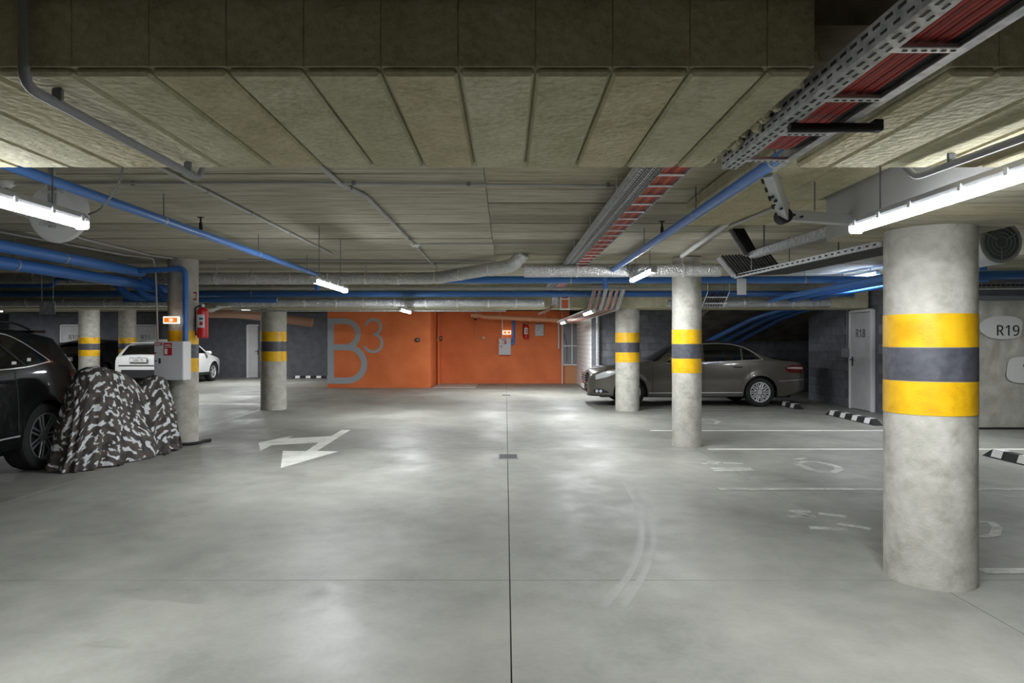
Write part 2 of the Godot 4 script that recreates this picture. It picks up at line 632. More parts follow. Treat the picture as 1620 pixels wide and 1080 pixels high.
func build_beams():
	var b1 = lamella_beam("trim_3", 1.77, 2.715, [[-6.0, 0.80], [1.15, 5.2]], 0.0, 0.2, 0.077, -9.8, 9.8)
	# torn wool along the notch cut for the cable ladder
	var rng = RandomNumberGenerator.new()
	rng.seed = 77
	var st = mb()
	var d = 1.80
	while d < 2.70:
		var s = rng.randf_range(0.012, 0.03)
		bx(st, V(0.80 + rng.randf_range(-0.004, 0.018), BEAM + rng.randf_range(0.0, 0.10), d), Vector3(s * 1.5, s, s * 1.6), s * 0.3, Basis.from_euler(Vector3(rng.randf() * 3, rng.randf() * 3, rng.randf() * 3)))
		d += 0.012
	var tw = obj("torn_wool", st, M.wool[0], b1)
	tw.set_meta("kind", "stuff")
	lamella_beam("trim_4", 14.12, 15.0, [[-23.9, 7.5]], 0.0, 1.0, 0.077, -23.9, 7.5)

func ring_band(r, y0, y1):
	var st = mb()
	lathe(st, [[r - 0.01, y0], [r + 0.0025, y0 + 0.002], [r + 0.0025, y1 - 0.002], [r - 0.01, y1]], Vector3.ZERO, 56)
	return st

func column(called, label, x, d, r, top, m, y0 = 1.015, step = 0.2, group = "striped concrete columns"):
	var t = thing(called, label, "column", V(x, 0, d), group)
	var st = mb()
	lathe(st, [[0.0, 0.0], [r, 0.0], [r, top * 0.33], [r, top * 0.66], [r, top], [0.0, top]], Vector3.ZERO, 56)
	obj("shaft", st, m, t)
	obj("yellow_band", ring_band(r, y0, y0 + step), M.yellow, t, Vector3.ZERO, "yellow painted band")
	obj("dark_band", ring_band(r, y0 + step, y0 + 2 * step), M.band_dark, t, Vector3.ZERO, "dark grey painted band")
	obj("yellow_band", ring_band(r, y0 + 2 * step, y0 + 3 * step), M.yellow, t, Vector3.ZERO, "yellow painted band")
	return t

func build_columns():
	column("concrete_column", "thick pale concrete column with broad yellow and grey bands beside door R19", 2.604, 4.195, 0.25, BEAM, M.column)
	column("concrete_column", "slim concrete column with yellow and dark bands in front of the brown sedan's doors", 2.524, 9.52, 0.2, SLAB, M.column, 1.015)
	column("concrete_column", "concrete column with yellow and dark bands in front of the brown sedan's front wheel", 2.567, 14.40, 0.25, BEAM, M.column, 1.015, 0.207)
	column("concrete_column", "concrete column with yellow and dark bands beside the orange B3 wall", -4.97, 14.62, 0.265, BEAM, M.column, 1.03, 0.21)
	column("concrete_column", "slim concrete column carrying the hose cabinet and fire extinguisher", -4.58, 9.7, 0.2, SLAB, M.column, 1.02, 0.195)
	column("concrete_column", "far concrete column with yellow and dark bands in front of the parked black car", -13.42, 22.0, 0.3, SLAB, M.column, 0.98)
	column("concrete_column", "far concrete column with yellow and dark bands behind the white hatchback's rear", -13.30, 24.0, 0.28, SLAB, M.column, 0.98)

# ------------------------------------------------------------------ lamps
func lamp(label, x, y, d, top, length = 1.35, energy = 1.0, along_x = false):
	var t = thing("strip_light", label, "light", V(x, y, d), "fluorescent strip lights")
	var L = length
	var st = mb()
	var prof = [[-0.034, 0.0], [-0.039, 0.014], [-0.024, 0.04], [0.024, 0.04], [0.039, 0.014], [0.034, 0.0]]
	prism(st, prof, L)
	obj("housing", st, M.lamp_body, t)
	st = mb()
	var dp = [[0.033, 0.0]]
	for k in 9:
		var a = PI * k / 8.0
		dp.append([0.035 * cos(a), -0.010 - 0.024 * sin(a)])
	dp.append([-0.033, 0.0])
	prism(st, dp, L - 0.03)
	obj("diffuser", st, M.glow_lamp, t, Vector3.ZERO, "glowing white diffuser")
	for s in [-1, 1]:
		box("end_cap", Vector3(0, -0.005, s * (L / 2 + 0.008)), Vector3(0.074, 0.066, 0.018), M.white_plastic, t, 0.008)
		pipe("hanger_rod", [Vector3(0, 0.04, s * L * 0.34), Vector3(0, top - y, s * L * 0.34)], 0.004, M.grey_metal, t, 0.0, 6)
		for q in [0.12, 0.3, 0.46]:
			for sx in [-1, 1]:
				box("clip", Vector3(sx * 0.041, 0.008, s * L * q), Vector3(0.008, 0.03, 0.022), M.galv, t, 0.002)
	var al = AreaLight3D.new()
	al.name = "tube_light"
	al.area_size = Vector2(0.062, L - 0.05)
	al.light_energy = energy
	al.light_color = Color(0.975, 0.988, 1.0)
	al.shadow_enabled = true
	al.set("area_range", 40.0)
	al.set("area_attenuation", 2.0)
	t.add_child(al)
	al.position = Vector3(0, -0.037, 0)
	al.rotation.x = -PI / 2
	if along_x:
		t.rotation.y = PI / 2
	return t

func prism(st, prof, L):
	st.set_smooth_group(-1)
	var c = Vector2.ZERO
	for p in prof:
		c += Vector2(p[0], p[1]) / prof.size()
	var cc = Vector3(c.x, c.y, 0)
	for i in prof.size():
		var a = prof[i]
		var b = prof[(i + 1) % prof.size()]
		quad_out(st, Vector3(a[0], a[1], -L / 2), Vector3(b[0], b[1], -L / 2), Vector3(b[0], b[1], L / 2), Vector3(a[0], a[1], L / 2), cc)
		for s in [-1, 1]:
			tri_out(st, Vector3(a[0], a[1], s * L / 2), Vector3(b[0], b[1], s * L / 2), Vector3(c.x, c.y, s * L / 2), cc)

func build_lamps():
	lamp("lit strip light hanging in front of the round white mirror back", -2.13, 2.05, 2.75, SLAB, 1.35, 3.5)
	lamp("long lit strip light hanging in front of the thick column", 1.83, 2.05, 2.86, 2.42, 1.4, 3.5)
	lamp("lit strip light below the end of the thin blue sprinkler pipe", -1.86, 2.05, 7.25, SLAB, 1.3, 4.5)
	lamp("lit strip light beside the upper end of the slim column", 1.68, 2.27, 8.4, SLAB, 1.3, 4.5)
	lamp("lit strip light in front of the orange B3 wall", -1.95, 2.05, 13.2, SLAB, 1.3, 5.5)
	lamp("lit strip light below the fan of grey cable trays", 1.55, 1.99, 12.7, SLAB, 1.3, 5.5)
	lamp("lit strip light nearest the caged window at the orange wall", 1.55, 1.96, 18.2, SLAB, 1.3, 5.5)
	lamp("lit strip light fixed behind the far beam before the orange wall", -0.3, 2.5, 19.0, SLAB, 1.3, 7.0)
	lamp("lit strip light over the bay behind the thick column", 5.75, 2.52, 11.2, SLAB, 1.3, 3.0)
	lamp("lit strip light over the lane behind the left slim column", -8.3, 2.3, 17.5, SLAB, 1.3, 6.0)
	lamp("lit strip light over the lane behind the white hatchback's column", -11.8, 2.52, 20.0, SLAB, 1.3, 4.0)
	lamp("lit strip light fixed to the slab before the far storage doors", -18.2, 2.55, 24.0, SLAB, 1.3, 7.0)
	lamp("lit strip light fixed to the slab before the dark far wall", -8.9, 2.54, 23.6, SLAB, 1.3, 9.0)
	lamp("lit strip light over the bay in front of door R19", 7.3, 2.4, 8.3, SLAB, 1.3, 4.0)

# ------------------------------------------------------------------ ducts and pipes
func duct(label, pts, r, bend_r = 0.2, band_step = 0.55):
	var t = thing("foil_duct", label, "duct", Vector3.ZERO, "foil wrapped ducts")
	var path = bend(pts, bend_r, 8)
	var st = mb()
	# wrinkled wrap: more rings along the run
	var fine = [path[0]]
	for i in range(1, path.size()):
		var seg = path[i] - path[i - 1]
		var n = maxi(1, int(seg.length() / 0.07))
		for k in n:
			fine.append(path[i - 1] + seg * (float(k + 1) / n))
	var rads = []
	var rng = RandomNumberGenerator.new()
	rng.seed = 5 + int(pts[0].x * 10)
	for i in fine.size():
		rads.append(r * (1.0 + rng.randf_range(-0.025, 0.03)))
	tube(st, fine, rads, 20)
	obj("wrap", st, M.foil, t)
	var run = 0.0
	var next = band_step
	for i in range(1, fine.size() - 1):
		run += (fine[i] - fine[i - 1]).length()
		if run > next:
			next += band_step
			var dir = (fine[i + 1] - fine[i - 1]).normalized()
			var s2 = mb()
			tube(s2, [fine[i] - dir * 0.012, fine[i] + dir * 0.012], r * 1.045, 20)
			obj("tape_band", s2, M.tape, t, Vector3.ZERO, "pale tape band")
			if (int(next / band_step)) % 2 == 0 and dir.y * dir.y < 0.2:
				pipe("hanger_rod", [fine[i] + Vector3(0, r, 0), Vector3(fine[i].x, SLAB, fine[i].z)], 0.005, M.galv, t, 0.0, 6)
	return t

func blue_pipe(label, pts, r, hangers = [], bend_r = 0.1, m = null, top = SLAB):
	var t = thing("blue_pipe", label, "pipe", Vector3.ZERO, "blue sprinkler pipes")
	pipe("run", pts, r, M.blue if m == null else m, t, bend_r, 18)
	for h in hangers:
		pipe("hanger_rod", [h + Vector3(0, r, 0), Vector3(h.x, top, h.z)], 0.005, M.grey_metal, t, 0.0, 6)
		var st = mb()
		var dir = (pts[1] - pts[0]).normalized()
		tube(st, [h - dir * 0.012, h + dir * 0.012], r * 1.08, 18)
		obj("pipe_clip", st, M.galv_dull if m == null else M.blue_dark, t)
	return t

func build_ducts_and_pipes():
	# ducts
	duct("foil wrapped duct that bends up to the ceiling in mid aisle", [V(-17, 2.395, 10.35), V(-1.05, 2.395, 10.2), V(0.10, 2.47, 9.15), V(0.24, 2.62, 9.06)], 0.09, 0.2)
	duct("foil wrapped duct running across in front of the slim column's top", [V(0.25, 2.395, 9.15), V(2.85, 2.395, 9.08)], 0.085, 0.2, 0.7)
	duct("lower foil wrapped duct passing over the column by the B3 wall", [V(-6.3, 2.16, 14.6), V(-5.75, 2.235, 13.9), V(0.78, 2.235, 13.88)], 0.088, 0.25, 0.62)
	duct("foil wrapped duct running above the brown sedan", [V(3.3, 2.215, 13.9), V(6.6, 2.235, 13.9)], 0.085, 0.2, 0.5)
	duct("foil wrapped duct behind the blue pipes at left", [V(-17, 2.235, 13.95), V(-6.6, 2.235, 13.9)], 0.085, 0.2, 0.8)
	# sprinkler pipes along the aisle
	blue_pipe("thin blue pipe running along the aisle ending at a strip light", [V(-2.68, 2.40, 2.75), V(-2.68, 2.40, 9.7), V(-2.68, 2.18, 9.7)], 0.032,
		[V(-2.68, 2.40, 5.35), V(-2.68, 2.40, 7.4), V(-2.68, 2.40, 9.2)], 0.05)
	blue_pipe("blue pipe running along the aisle beside the red cable ladder", [V(1.42, 2.40, 2.75), V(1.42, 2.40, 9.75), V(1.42, 2.2, 9.75)], 0.034,
		[V(1.42, 2.40, 3.6), V(1.42, 2.40, 5.1), V(1.42, 2.40, 7.0)], 0.05)
	for v in [[-2.68, 6.0], [1.42, 6.2]]:
		var t = thing("sprinkler_head", "small dark sprinkler valve standing on the %s aisle pipe" % ("thin blue" if v[0] < 0 else "ladder side"), "sprinkler", V(v[0], 2.44, v[1]), "sprinkler valves")
		var st = mb()
		lathe(st, [[0.0, -0.012], [0.016, -0.012], [0.014, 0.05], [0.008, 0.06], [0.008, 0.1], [0.0, 0.1]], Vector3.ZERO, 12)
		obj("body", st, M.dark, t)
		box("deflector", Vector3(0, 0.1, 0), Vector3(0.05, 0.008, 0.03), M.dark, t, 0.002)
	# cross pipes
	blue_pipe("big bright blue cross pipe passing behind the slim column", [V(-1.0, 2.40, 10.5), V(7.4, 2.40, 10.5)], 0.056, [V(1.0, 2.40, 10.5), V(4.6, 2.40, 10.5)])
	blue_pipe("long dark blue cross pipe above the lower foil duct", [V(-17.5, 2.41, 13.76), V(7.0, 2.41, 13.76)], 0.062, [V(-8.0, 2.41, 13.76), V(-3.6, 2.41, 13.76), V(-1.2, 2.41, 13.76), V(4.4, 2.41, 13.76)], 0.1, M.blue_dark)
	# two big mains at left with three risers
	blue_pipe("upper big blue main pipe at left above the black car", [V(-5.12, 2.42, 2.75), V(-5.12, 2.42, 9.6)], 0.066, [V(-5.12, 2.42, 7.9)])
	blue_pipe("lower big blue main pipe at left with three sloping branches", [V(-5.33, 2.285, 2.75), V(-5.33, 2.285, 9.8), V(-5.0, 2.2, 10.2)], 0.07, [V(-5.33, 2.285, 7.4)], 0.2)
	for k in 3:
		blue_pipe("short sloping blue branch pipe to the manifold, %s from the slim column" % ["third", "second", "first"][k],
			[P(168 + 30 * k, 444, 9.85), P(183 + 29 * k, 446, 9.85), P(202 + 27 * k, 469, 9.85), P(230 + 20 * k, 470, 9.95)], 0.055, [], 0.12)
	blue_pipe("short blue manifold pipe behind the left slim column", [V(-5.9, 2.10, 10.55), V(-3.6, 2.10, 10.75)], 0.045, [V(-5.5, 2.10, 10.585), V(-4.0, 2.10, 10.715)], 0.1, M.blue_dark)
	blue_pipe("blue riser pipe feeding the hose cabinet on the column", [V(-5.1, 2.42, 9.42), V(-4.42, 2.46, 9.42), V(-4.42, 1.44, 9.42)], 0.037, [], 0.1)
	blue_pipe("thin dark blue pipe with a step at far left", [V(-9.5, 2.20, 9.3), V(-6.1, 2.20, 9.2), V(-6.05, 2.30, 9.2), V(-5.6, 2.30, 9.2)], 0.03, [], 0.06, M.blue_dark)
	# pipes at right: along the bays, then down the slope behind the sedan
	for k in 3:
		var x = 5.2 + 0.42 * k
		blue_pipe("blue branch pipe along the bays above the brown sedan, %s from the lane" % ["first", "second", "third"][k], [V(x - 0.3, 2.29 + 0.02 * k, 8.2), V(x, 2.28 + 0.02 * k, 12.6), V(x + 0.3, 2.28, 14.6), V(x + 0.75, 2.26, 15.2)], 0.045, [], 0.25)
		blue_pipe("blue pipe sloping down behind the sedan, %s from the wall corner" % ["third", "second", "first"][k], [V(6.45 + 0.2 * k, 2.24, 15.15), V(5.9 + 0.32 * k, 2.0, 16.2), V(5.55 + 0.42 * k, 1.42, 19.0)], 0.06, [], 0.3, M.blue_dark)
	blue_pipe("blue pipe at far right below the round fan", [V(3.9, 2.02, 5.9), V(7.0, 2.12, 6.6)], 0.04)
	# pale pipes along the orange wall
	var t = thing("beige_pipe", "thick beige drain pipe running along the top of the orange wall", "pipe")
	pipe("run", [V(-1.15, 2.33, 22.6), V(-0.85, 2.33, 22.6), V(-0.75, 2.27, 22.6), V(2.3, 2.12, 22.4)], 0.075, M.beige_pipe, t, 0.1)
	for x in [-0.5, 0.8, 1.05, 1.6]:
		var st = mb()
		tube(st, [V(x - 0.04, 2.27 - (x + 0.75) * 0.049, 22.58 - (x + 0.75) * 0.065), V(x + 0.04, 2.265 - (x + 0.75) * 0.049, 22.58 - (x + 0.75) * 0.065)], 0.088, 16)
		obj("collar", st, M.beige_pipe, t)
	for x in [-0.2, 1.3]:
		pipe("hanger_rod", [V(x, 2.32 - (x + 0.75) * 0.049, 22.56 - (x + 0.75) * 0.065), V(x, SLAB, 22.56 - (x + 0.75) * 0.065)], 0.006, M.galv, t, 0.0, 6)
	t = thing("brown_pipe", "thick brown wrapped pipe sloping behind the column by the B3 wall", "pipe")
	pipe("run", [V(-9.6, 2.28, 20.2), V(-7.6, 2.24, 19.5), V(-5.5, 1.98, 19.4)], 0.12, M.brown_pipe, t, 0.5, 18)
	pipe("hanger_rod", [V(-7.6, 2.34, 19.5), V(-7.6, SLAB, 19.5)], 0.006, M.galv, t, 0.0, 6)
	t = thing("white_cable_run", "pale cable tray edge crossing below the dark cross pipe", "cable tray")
	box("rail", V(-1.8, 2.30, 10.9), Vector3(9.0, 0.035, 0.06), M.conduit, t, 0.004)
	box("rail", V(-2.8, 2.08, 14.05), Vector3(5.6, 0.03, 0.05), M.galv_dull, t, 0.004)

# ------------------------------------------------------------------ cable trays
func slotted_rail(t, a, b, h, w, name = "side_rail"):
	# thin sheet rail with a row of dark slots let in on both faces
	var len = (b - a).length()
	var dir = (b - a).normalized()
	var side = dir.cross(Vector3.UP).normalized()
	var up = side.cross(dir)
	var bs = Basis(dir, up, side)
	var st = mb()
	bx(st, (a + b) / 2, Vector3(len, h, w), 0.0015, bs)
	obj(name, st, M.galv_dull, t)
	return bs

func slots(t, a, b, size, step, n_off, m = null):
	var st = mb()
	var len = (b - a).length()
	var dir = (b - a).normalized()
	var side = dir.cross(Vector3.UP).normalized()
	var up = side.cross(dir)
	var bs = Basis(dir, up, side)
	var k = step * 0.5
	while k < len:
		bx(st, a + dir * k + bs * n_off, size, 0.0, bs)
		k += step
	var o = obj("slot_row", st, M.dark if m == null else m, t, Vector3.ZERO, "row of dark slots")
	o.set_meta("kind", "stuff")

func cable_bundle(t, paths, r, mats, called = "cable"):
	for i in paths.size():
		pipe(called, paths[i], r, mats[i % mats.size()], t, 0.12, 7)

func build_trays():
	# ladder that comes over the camera, ducks through the notch in the first beam, and runs on under the slab
	var t = thing("cable_ladder", "perforated steel cable ladder full of red cables passing through the beam notch", "cable tray")
	var y0 = 2.11
	var dA = -0.8
	var dB = 2.62
	for s in [0.83, 1.05]:
		slotted_rail(t, V(s, y0 + 0.03, dA), V(s, y0 + 0.03, dB), 0.06, 0.003)
	box("bottom_flange", V(0.857, y0 + 0.0015, (dA + dB) / 2), Vector3(0.055, 0.003, dB - dA), M.galv_dull, t)
	box("bottom_flange", V(1.035, y0 + 0.0015, (dA + dB) / 2), Vector3(0.03, 0.003, dB - dA), M.galv_dull, t)
	slots(t, V(0.828, y0 + 0.043, dA), V(0.828, y0 + 0.043, dB), Vector3(0.028, 0.008, 0.002), 0.05, Vector3.ZERO)
	slots(t, V(0.828, y0 + 0.018, dA), V(0.828, y0 + 0.018, dB), Vector3(0.024, 0.006, 0.002), 0.05, Vector3(0.02, 0, 0))
	slots(t, V(0.845, y0 - 0.0002, dA), V(0.845, y0 - 0.0002, dB), Vector3(0.028, 0.002, 0.008), 0.05, Vector3.ZERO)
	slots(t, V(0.868, y0 - 0.0002, dA), V(0.868, y0 - 0.0002, dB), Vector3(0.022, 0.002, 0.006), 0.05, Vector3(0.02, 0, 0))
	for d in [1.18, 1.55, 1.87, 2.18, 2.5]:
		box("rung", V(0.955, y0 + 0.006, d), Vector3(0.17, 0.012, 0.03), M.galv, t, 0.002)
		slots(t, V(0.895, y0 - 0.0005, d), V(1.02, y0 - 0.0005, d), Vector3(0.011, 0.002, 0.006), 0.022, Vector3.ZERO)
	var rng = RandomNumberGenerator.new()
	rng.seed = 4
	var ps = []
	for k in 11:
		var x = 0.892 + k * 0.0135
		var y = y0 + 0.022 + rng.randf_range(0, 0.004)
		ps.append([V(x, y, dA), V(x + rng.randf_range(-0.002, 0.002), y, 1.2), V(x, y, 2.5), V(x, 2.40, 2.58)])
	for k in 8:
		var x = 0.90 + k * 0.0165
		ps.append([V(x, y0 + 0.038, dA), V(x + 0.003, y0 + 0.037, 1.5), V(x, y0 + 0.038, 2.48), V(x, 2.42, 2.56)])
	var mats = [M.orange_cable, M.orange_cable, M.red_cable[1], M.red_cable[2], M.red_cable[1], M.red_cable[0], M.red_cable[2], M.red_cable[1], M.red_cable[0], M.black_cable[0], M.black_cable[1], M.red_cable[1], M.red_cable[2], M.red_cable[0], M.red_cable[1], M.red_cable[0], M.red_cable[2], M.black_cable[0], M.black_cable[1]]
	cable_bundle(t, ps, 0.0062, mats)
	t = thing("ladder_bracket", "dark bracket bar under the red cable ladder", "bracket")
	pipe("bar", [V(0.86, 2.098, 2.07), V(1.12, 2.098, 2.07)], 0.014, M.dark, t, 0.0, 10)
	box("end_block", V(1.125, 2.103, 2.07), Vector3(0.03, 0.035, 0.035), M.dark, t, 0.004)

	t = thing("cable_ladder", "cable ladder with brick red cables under the slab along the aisle", "cable tray")
	var yh = 2.47
	dA = 2.80
	dB = 13.7
	for x in [0.79, 0.935, 1.10]:
		slotted_rail(t, V(x, yh + 0.03, dA), V(x, yh + 0.03, dB), 0.06, 0.004)
	for k in 4:
		box("trunking", V(0.812 + k * 0.033, yh + 0.01, (dA + dB) / 2), Vector3(0.026, 0.02, dB - dA), M.galv_dull if k % 2 == 0 else M.grey_metal, t, 0.003)
		slots(t, V(0.812 + k * 0.033, yh - 0.001, dA), V(0.812 + k * 0.033, yh - 0.001, dB), Vector3(0.03, 0.002, 0.008), 0.06, Vector3.ZERO)
	var d = 3.0
	while d < dB:
		box("rung", V(1.018, yh + 0.004, d), Vector3(0.16, 0.008, 0.03), M.galv, t, 0.001)
		d += 0.3
	ps = []
	for k in 9:
		var x = 0.955 + k * 0.0165
		ps.append([V(x, yh + 0.02, dA), V(x + rng.randf_range(-0.004, 0.004), yh + 0.022, 6.0), V(x, yh + 0.02, 13.6)])
	cable_bundle(t, ps, 0.0075, [M.red_cable[0], M.orange_cable, M.red_cable[1], M.red_cable[2]])
	d = 3.3
	while d < 13:
		pipe("hanger_rod", [V(0.78, yh, d), V(0.78, SLAB, d)], 0.004, M.galv, t, 0.0, 6)
		d += 1.5
	# drops in front of the second beam and on under it
	t = thing("cable_drop", "grey perforated tray dropping in front of the far beam", "cable tray", Vector3.ZERO, "tray drops at the far beam")
	box("tray_back", V(1.0, 2.35, 13.86), Vector3(0.12, 0.38, 0.02), M.galv_dull, t, 0.003)
	for c in 3:
		slots(t, V(0.955 + c * 0.045, 2.17, 13.872), V(0.955 + c * 0.045, 2.53, 13.872), Vector3(0.028, 0.012, 0.012), 0.055, Vector3.ZERO)
	pipe("tray_tail", [V(1.0, 2.16, 13.8), V(0.75, 2.06, 15.2)], 0.03, M.brown_pipe, t)
	t = thing("cable_drop", "bundle of orange cables dropping in front of the far beam", "cable tray", Vector3.ZERO, "tray drops at the far beam")
	for k in 7:
		pipe("cable", [V(1.15 + k * 0.017, 2.48, 13.82), V(1.15 + k * 0.017, 2.13, 13.82)], 0.009, [M.orange_cable, M.red_cable[1]][k % 2], t, 0.0, 7)
	for s in [-1, 1]:
		box("side_rail", V(1.2 + s * 0.085, 2.3, 13.83), Vector3(0.02, 0.42, 0.05), M.galv, t, 0.002)
	box("rung", V(1.2, 2.31, 13.805), Vector3(0.15, 0.025, 0.01), M.white_plastic, t, 0.001)
	box("rung", V(1.2, 2.1, 13.81), Vector3(0.2, 0.02, 0.03), M.white_plastic, t, 0.001)
	# fan of grey trays that bend down and run on under the far beam
	for k in 6:
		var x = 1.58 + k * 0.115
		var w = [0.05, 0.04, 0.06, 0.05, 0.045, 0.07][k]
		t = thing("cable_tray", "grey cable tray bending under the far beam, %s from the lane" % ["first", "second", "third", "fourth", "fifth", "sixth"][k], "cable tray", Vector3.ZERO, "fan of trays under the far beam")
		var a = V(x + 0.2, 2.56, 13.5)
		var b = V(x + 0.1, 2.10 + 0.004 * k, 13.75)
		var c = V(x * 0.95 + 0.06, 2.03, 20.5)
		flat_tray(t, [a, b, c], w * 1.25, 0.035, M.galv_dull)
		pipe("cable", [a + Vector3(0, -0.03, 0.03), b + Vector3(0, -0.03, 0.02), c + Vector3(0, -0.03, 0)], 0.014, M.pink_cable[k % 3], t, 0.05, 8)
	t = thing("cable_ladder", "ladder of black cables dropping beside the slim column", "cable tray")
	for k in 8:
		pipe("cable", [V(4.05 + k * 0.05, 2.42, 13.6), V(3.98 + k * 0.05, 2.16, 13.75)], 0.014, M.black_cable[k % 2], t, 0.0, 7)
	for k in 2:
		box("rung", V(4.2, 2.33 - 0.12 * k, 13.58 + 0.06 * k), Vector3(0.44, 0.02, 0.02), M.galv, t)
	for s in [0, 1]:
		pipe("hanger_rod", [V(4.02 + s * 0.43, 2.43, 13.58), V(4.02 + s * 0.43, SLAB, 13.58)], 0.006, M.galv, t, 0.0, 6)
		pipe("side_rail", [V(4.02 + s * 0.43, 2.43, 13.58), V(3.95 + s * 0.43, 2.14, 13.73)], 0.012, M.galv, t, 0.0, 6)
	# trays by the thick column
	t = thing("steel_channel", "perforated steel channel that drops from the slab and turns right at an elbow", "cable tray", Vector3.ZERO, "steel channels by the thick column")
	var top_c = P(1217, 272, 3.95)
	var elbow = P(1242, 341, 4.15)
	flat_tray(t, [top_c, elbow], 0.055, 0.085, M.galv)
	flat_tray(t, [elbow, P(1358, 349, 4.4)], 0.06, 0.062, M.galv, "cross_arm")
	slots(t, P(1204, 280, 3.9), P(1228, 340, 4.1), Vector3(0.03, 0.01, 0.012), 0.07, Vector3.ZERO)
	for q in [[1222, 312], [1227, 318], [1224, 325], [1236, 330], [1256, 340], [1268, 343]]:
		box("bolt", P(q[0], q[1], 4.02 + (q[0] - 1222) * 0.002), Vector3(0.013, 0.013, 0.03), M.dark, t, 0.003)
	pipe("hanger_rod", [elbow + Vector3(0.18, 0.03, 0), Vector3(elbow.x + 0.18, 2.42, elbow.z)], 0.004, M.grey_metal, t, 0.0, 6)
	var st = mb()
	tube(st, [elbow + Vector3(-0.01, -0.005, -0.04), elbow + Vector3(-0.01, -0.005, 0.035)], 0.045, 16)
	obj("elbow", st, M.dark, t, Vector3.ZERO, "dark elbow joint")
	t = thing("steel_channel", "grey channel with a black cable drop running back beside the thick column", "cable tray", Vector3.ZERO, "steel channels by the thick column")
	flat_tray(t, [V(2.44, 2.305, 6.75), V(2.52, 2.30, 4.76)], 0.07, 0.065, M.galv_dull, "arm")
	flat_tray(t, [V(2.32, 2.58, 6.95), V(2.42, 2.30, 6.8)], 0.16, 0.02, M.galv_dull, "drop")
	for k in 5:
		pipe("cable", [V(2.29 + k * 0.025, 2.585, 6.87), V(2.385 + k * 0.02, 2.33, 6.72)], 0.011, M.black_cable[k % 2], t, 0.0, 7)
	pipe("hanger_rod", [V(2.46, 2.33, 6.5), V(2.46, SLAB, 6.5)], 0.008, M.grey_metal, t, 0.0, 6)
	t = thing("cable_tray", "wide perforated tray with a slope of black cables behind the thick column", "cable tray", Vector3.ZERO, "steel channels by the thick column")
	flat_tray(t, [V(3.0, 2.30, 8.95), V(3.26, 2.30, 5.9)], 0.02, 0.055, M.galv_dull, "side_rail")
	slots(t, V(2.985, 2.30, 8.9), V(3.245, 2.30, 5.95), Vector3(0.03, 0.014, 0.012), 0.11, Vector3.ZERO)
	flat_tray(t, [V(2.80, 2.55, 9.0), V(2.99, 2.30, 8.95)], 0.02, 0.05, M.galv, "drop_rail")
	for k in 15:
		var dk = 8.9 - k * 0.018
		pipe("cable", [V(2.82 + k * 0.036, 2.57, dk), V(3.01 + k * 0.036, 2.305, dk - 0.05), V(3.27 + k * 0.034, 2.305, 5.9)], 0.016, M.black_cable[k % 2], t, 0.05, 7)
	for dd in [6.6, 7.6, 8.6]:
		pipe("hanger_rod", [V(3.06 + (9.2 - dd) * 0.06, 2.28, dd), V(3.06 + (9.2 - dd) * 0.06, SLAB, dd)], 0.008, M.grey_metal, t, 0.0, 6)
	t = thing("hanging_tag", "small white tag hanging from the black cable tray", "tag")
	box("tag_plate", V(3.06, 2.16, 8.85), Vector3(0.12, 0.21, 0.004), M.white_plastic, t, 0.002)
	pipe("wire", [V(3.06, 2.26, 8.85), V(3.06, 2.30, 8.85)], 0.004, M.galv, t, 0.0, 6)

func flat_tray(t, pts, w, h, m, called = "tray_run"):
	for i in pts.size() - 1:
		var a = pts[i]
		var b = pts[i + 1]
		var dir = (b - a).normalized()
		var side = dir.cross(Vector3.UP).normalized()
		var up = side.cross(dir)
		var st = mb()
		bx(st, (a + b) / 2, Vector3((b - a).length(), h, w), 0.002, Basis(dir, up, side))
		obj(called, st, m, t)

# ------------------------------------------------------------------ ceiling details
func conduit(label, pts, r, m = null, clips = [], group = "ceiling conduits"):
	var t = thing("ceiling_conduit", label, "conduit", Vector3.ZERO, group)
	pipe("run", pts, r, M.conduit if m == null else m, t, 0.06, 10)
	for c in clips:
		box("clip", c, Vector3(0.03, 0.03, 0.02), M.grey_metal, t, 0.003)
	return t

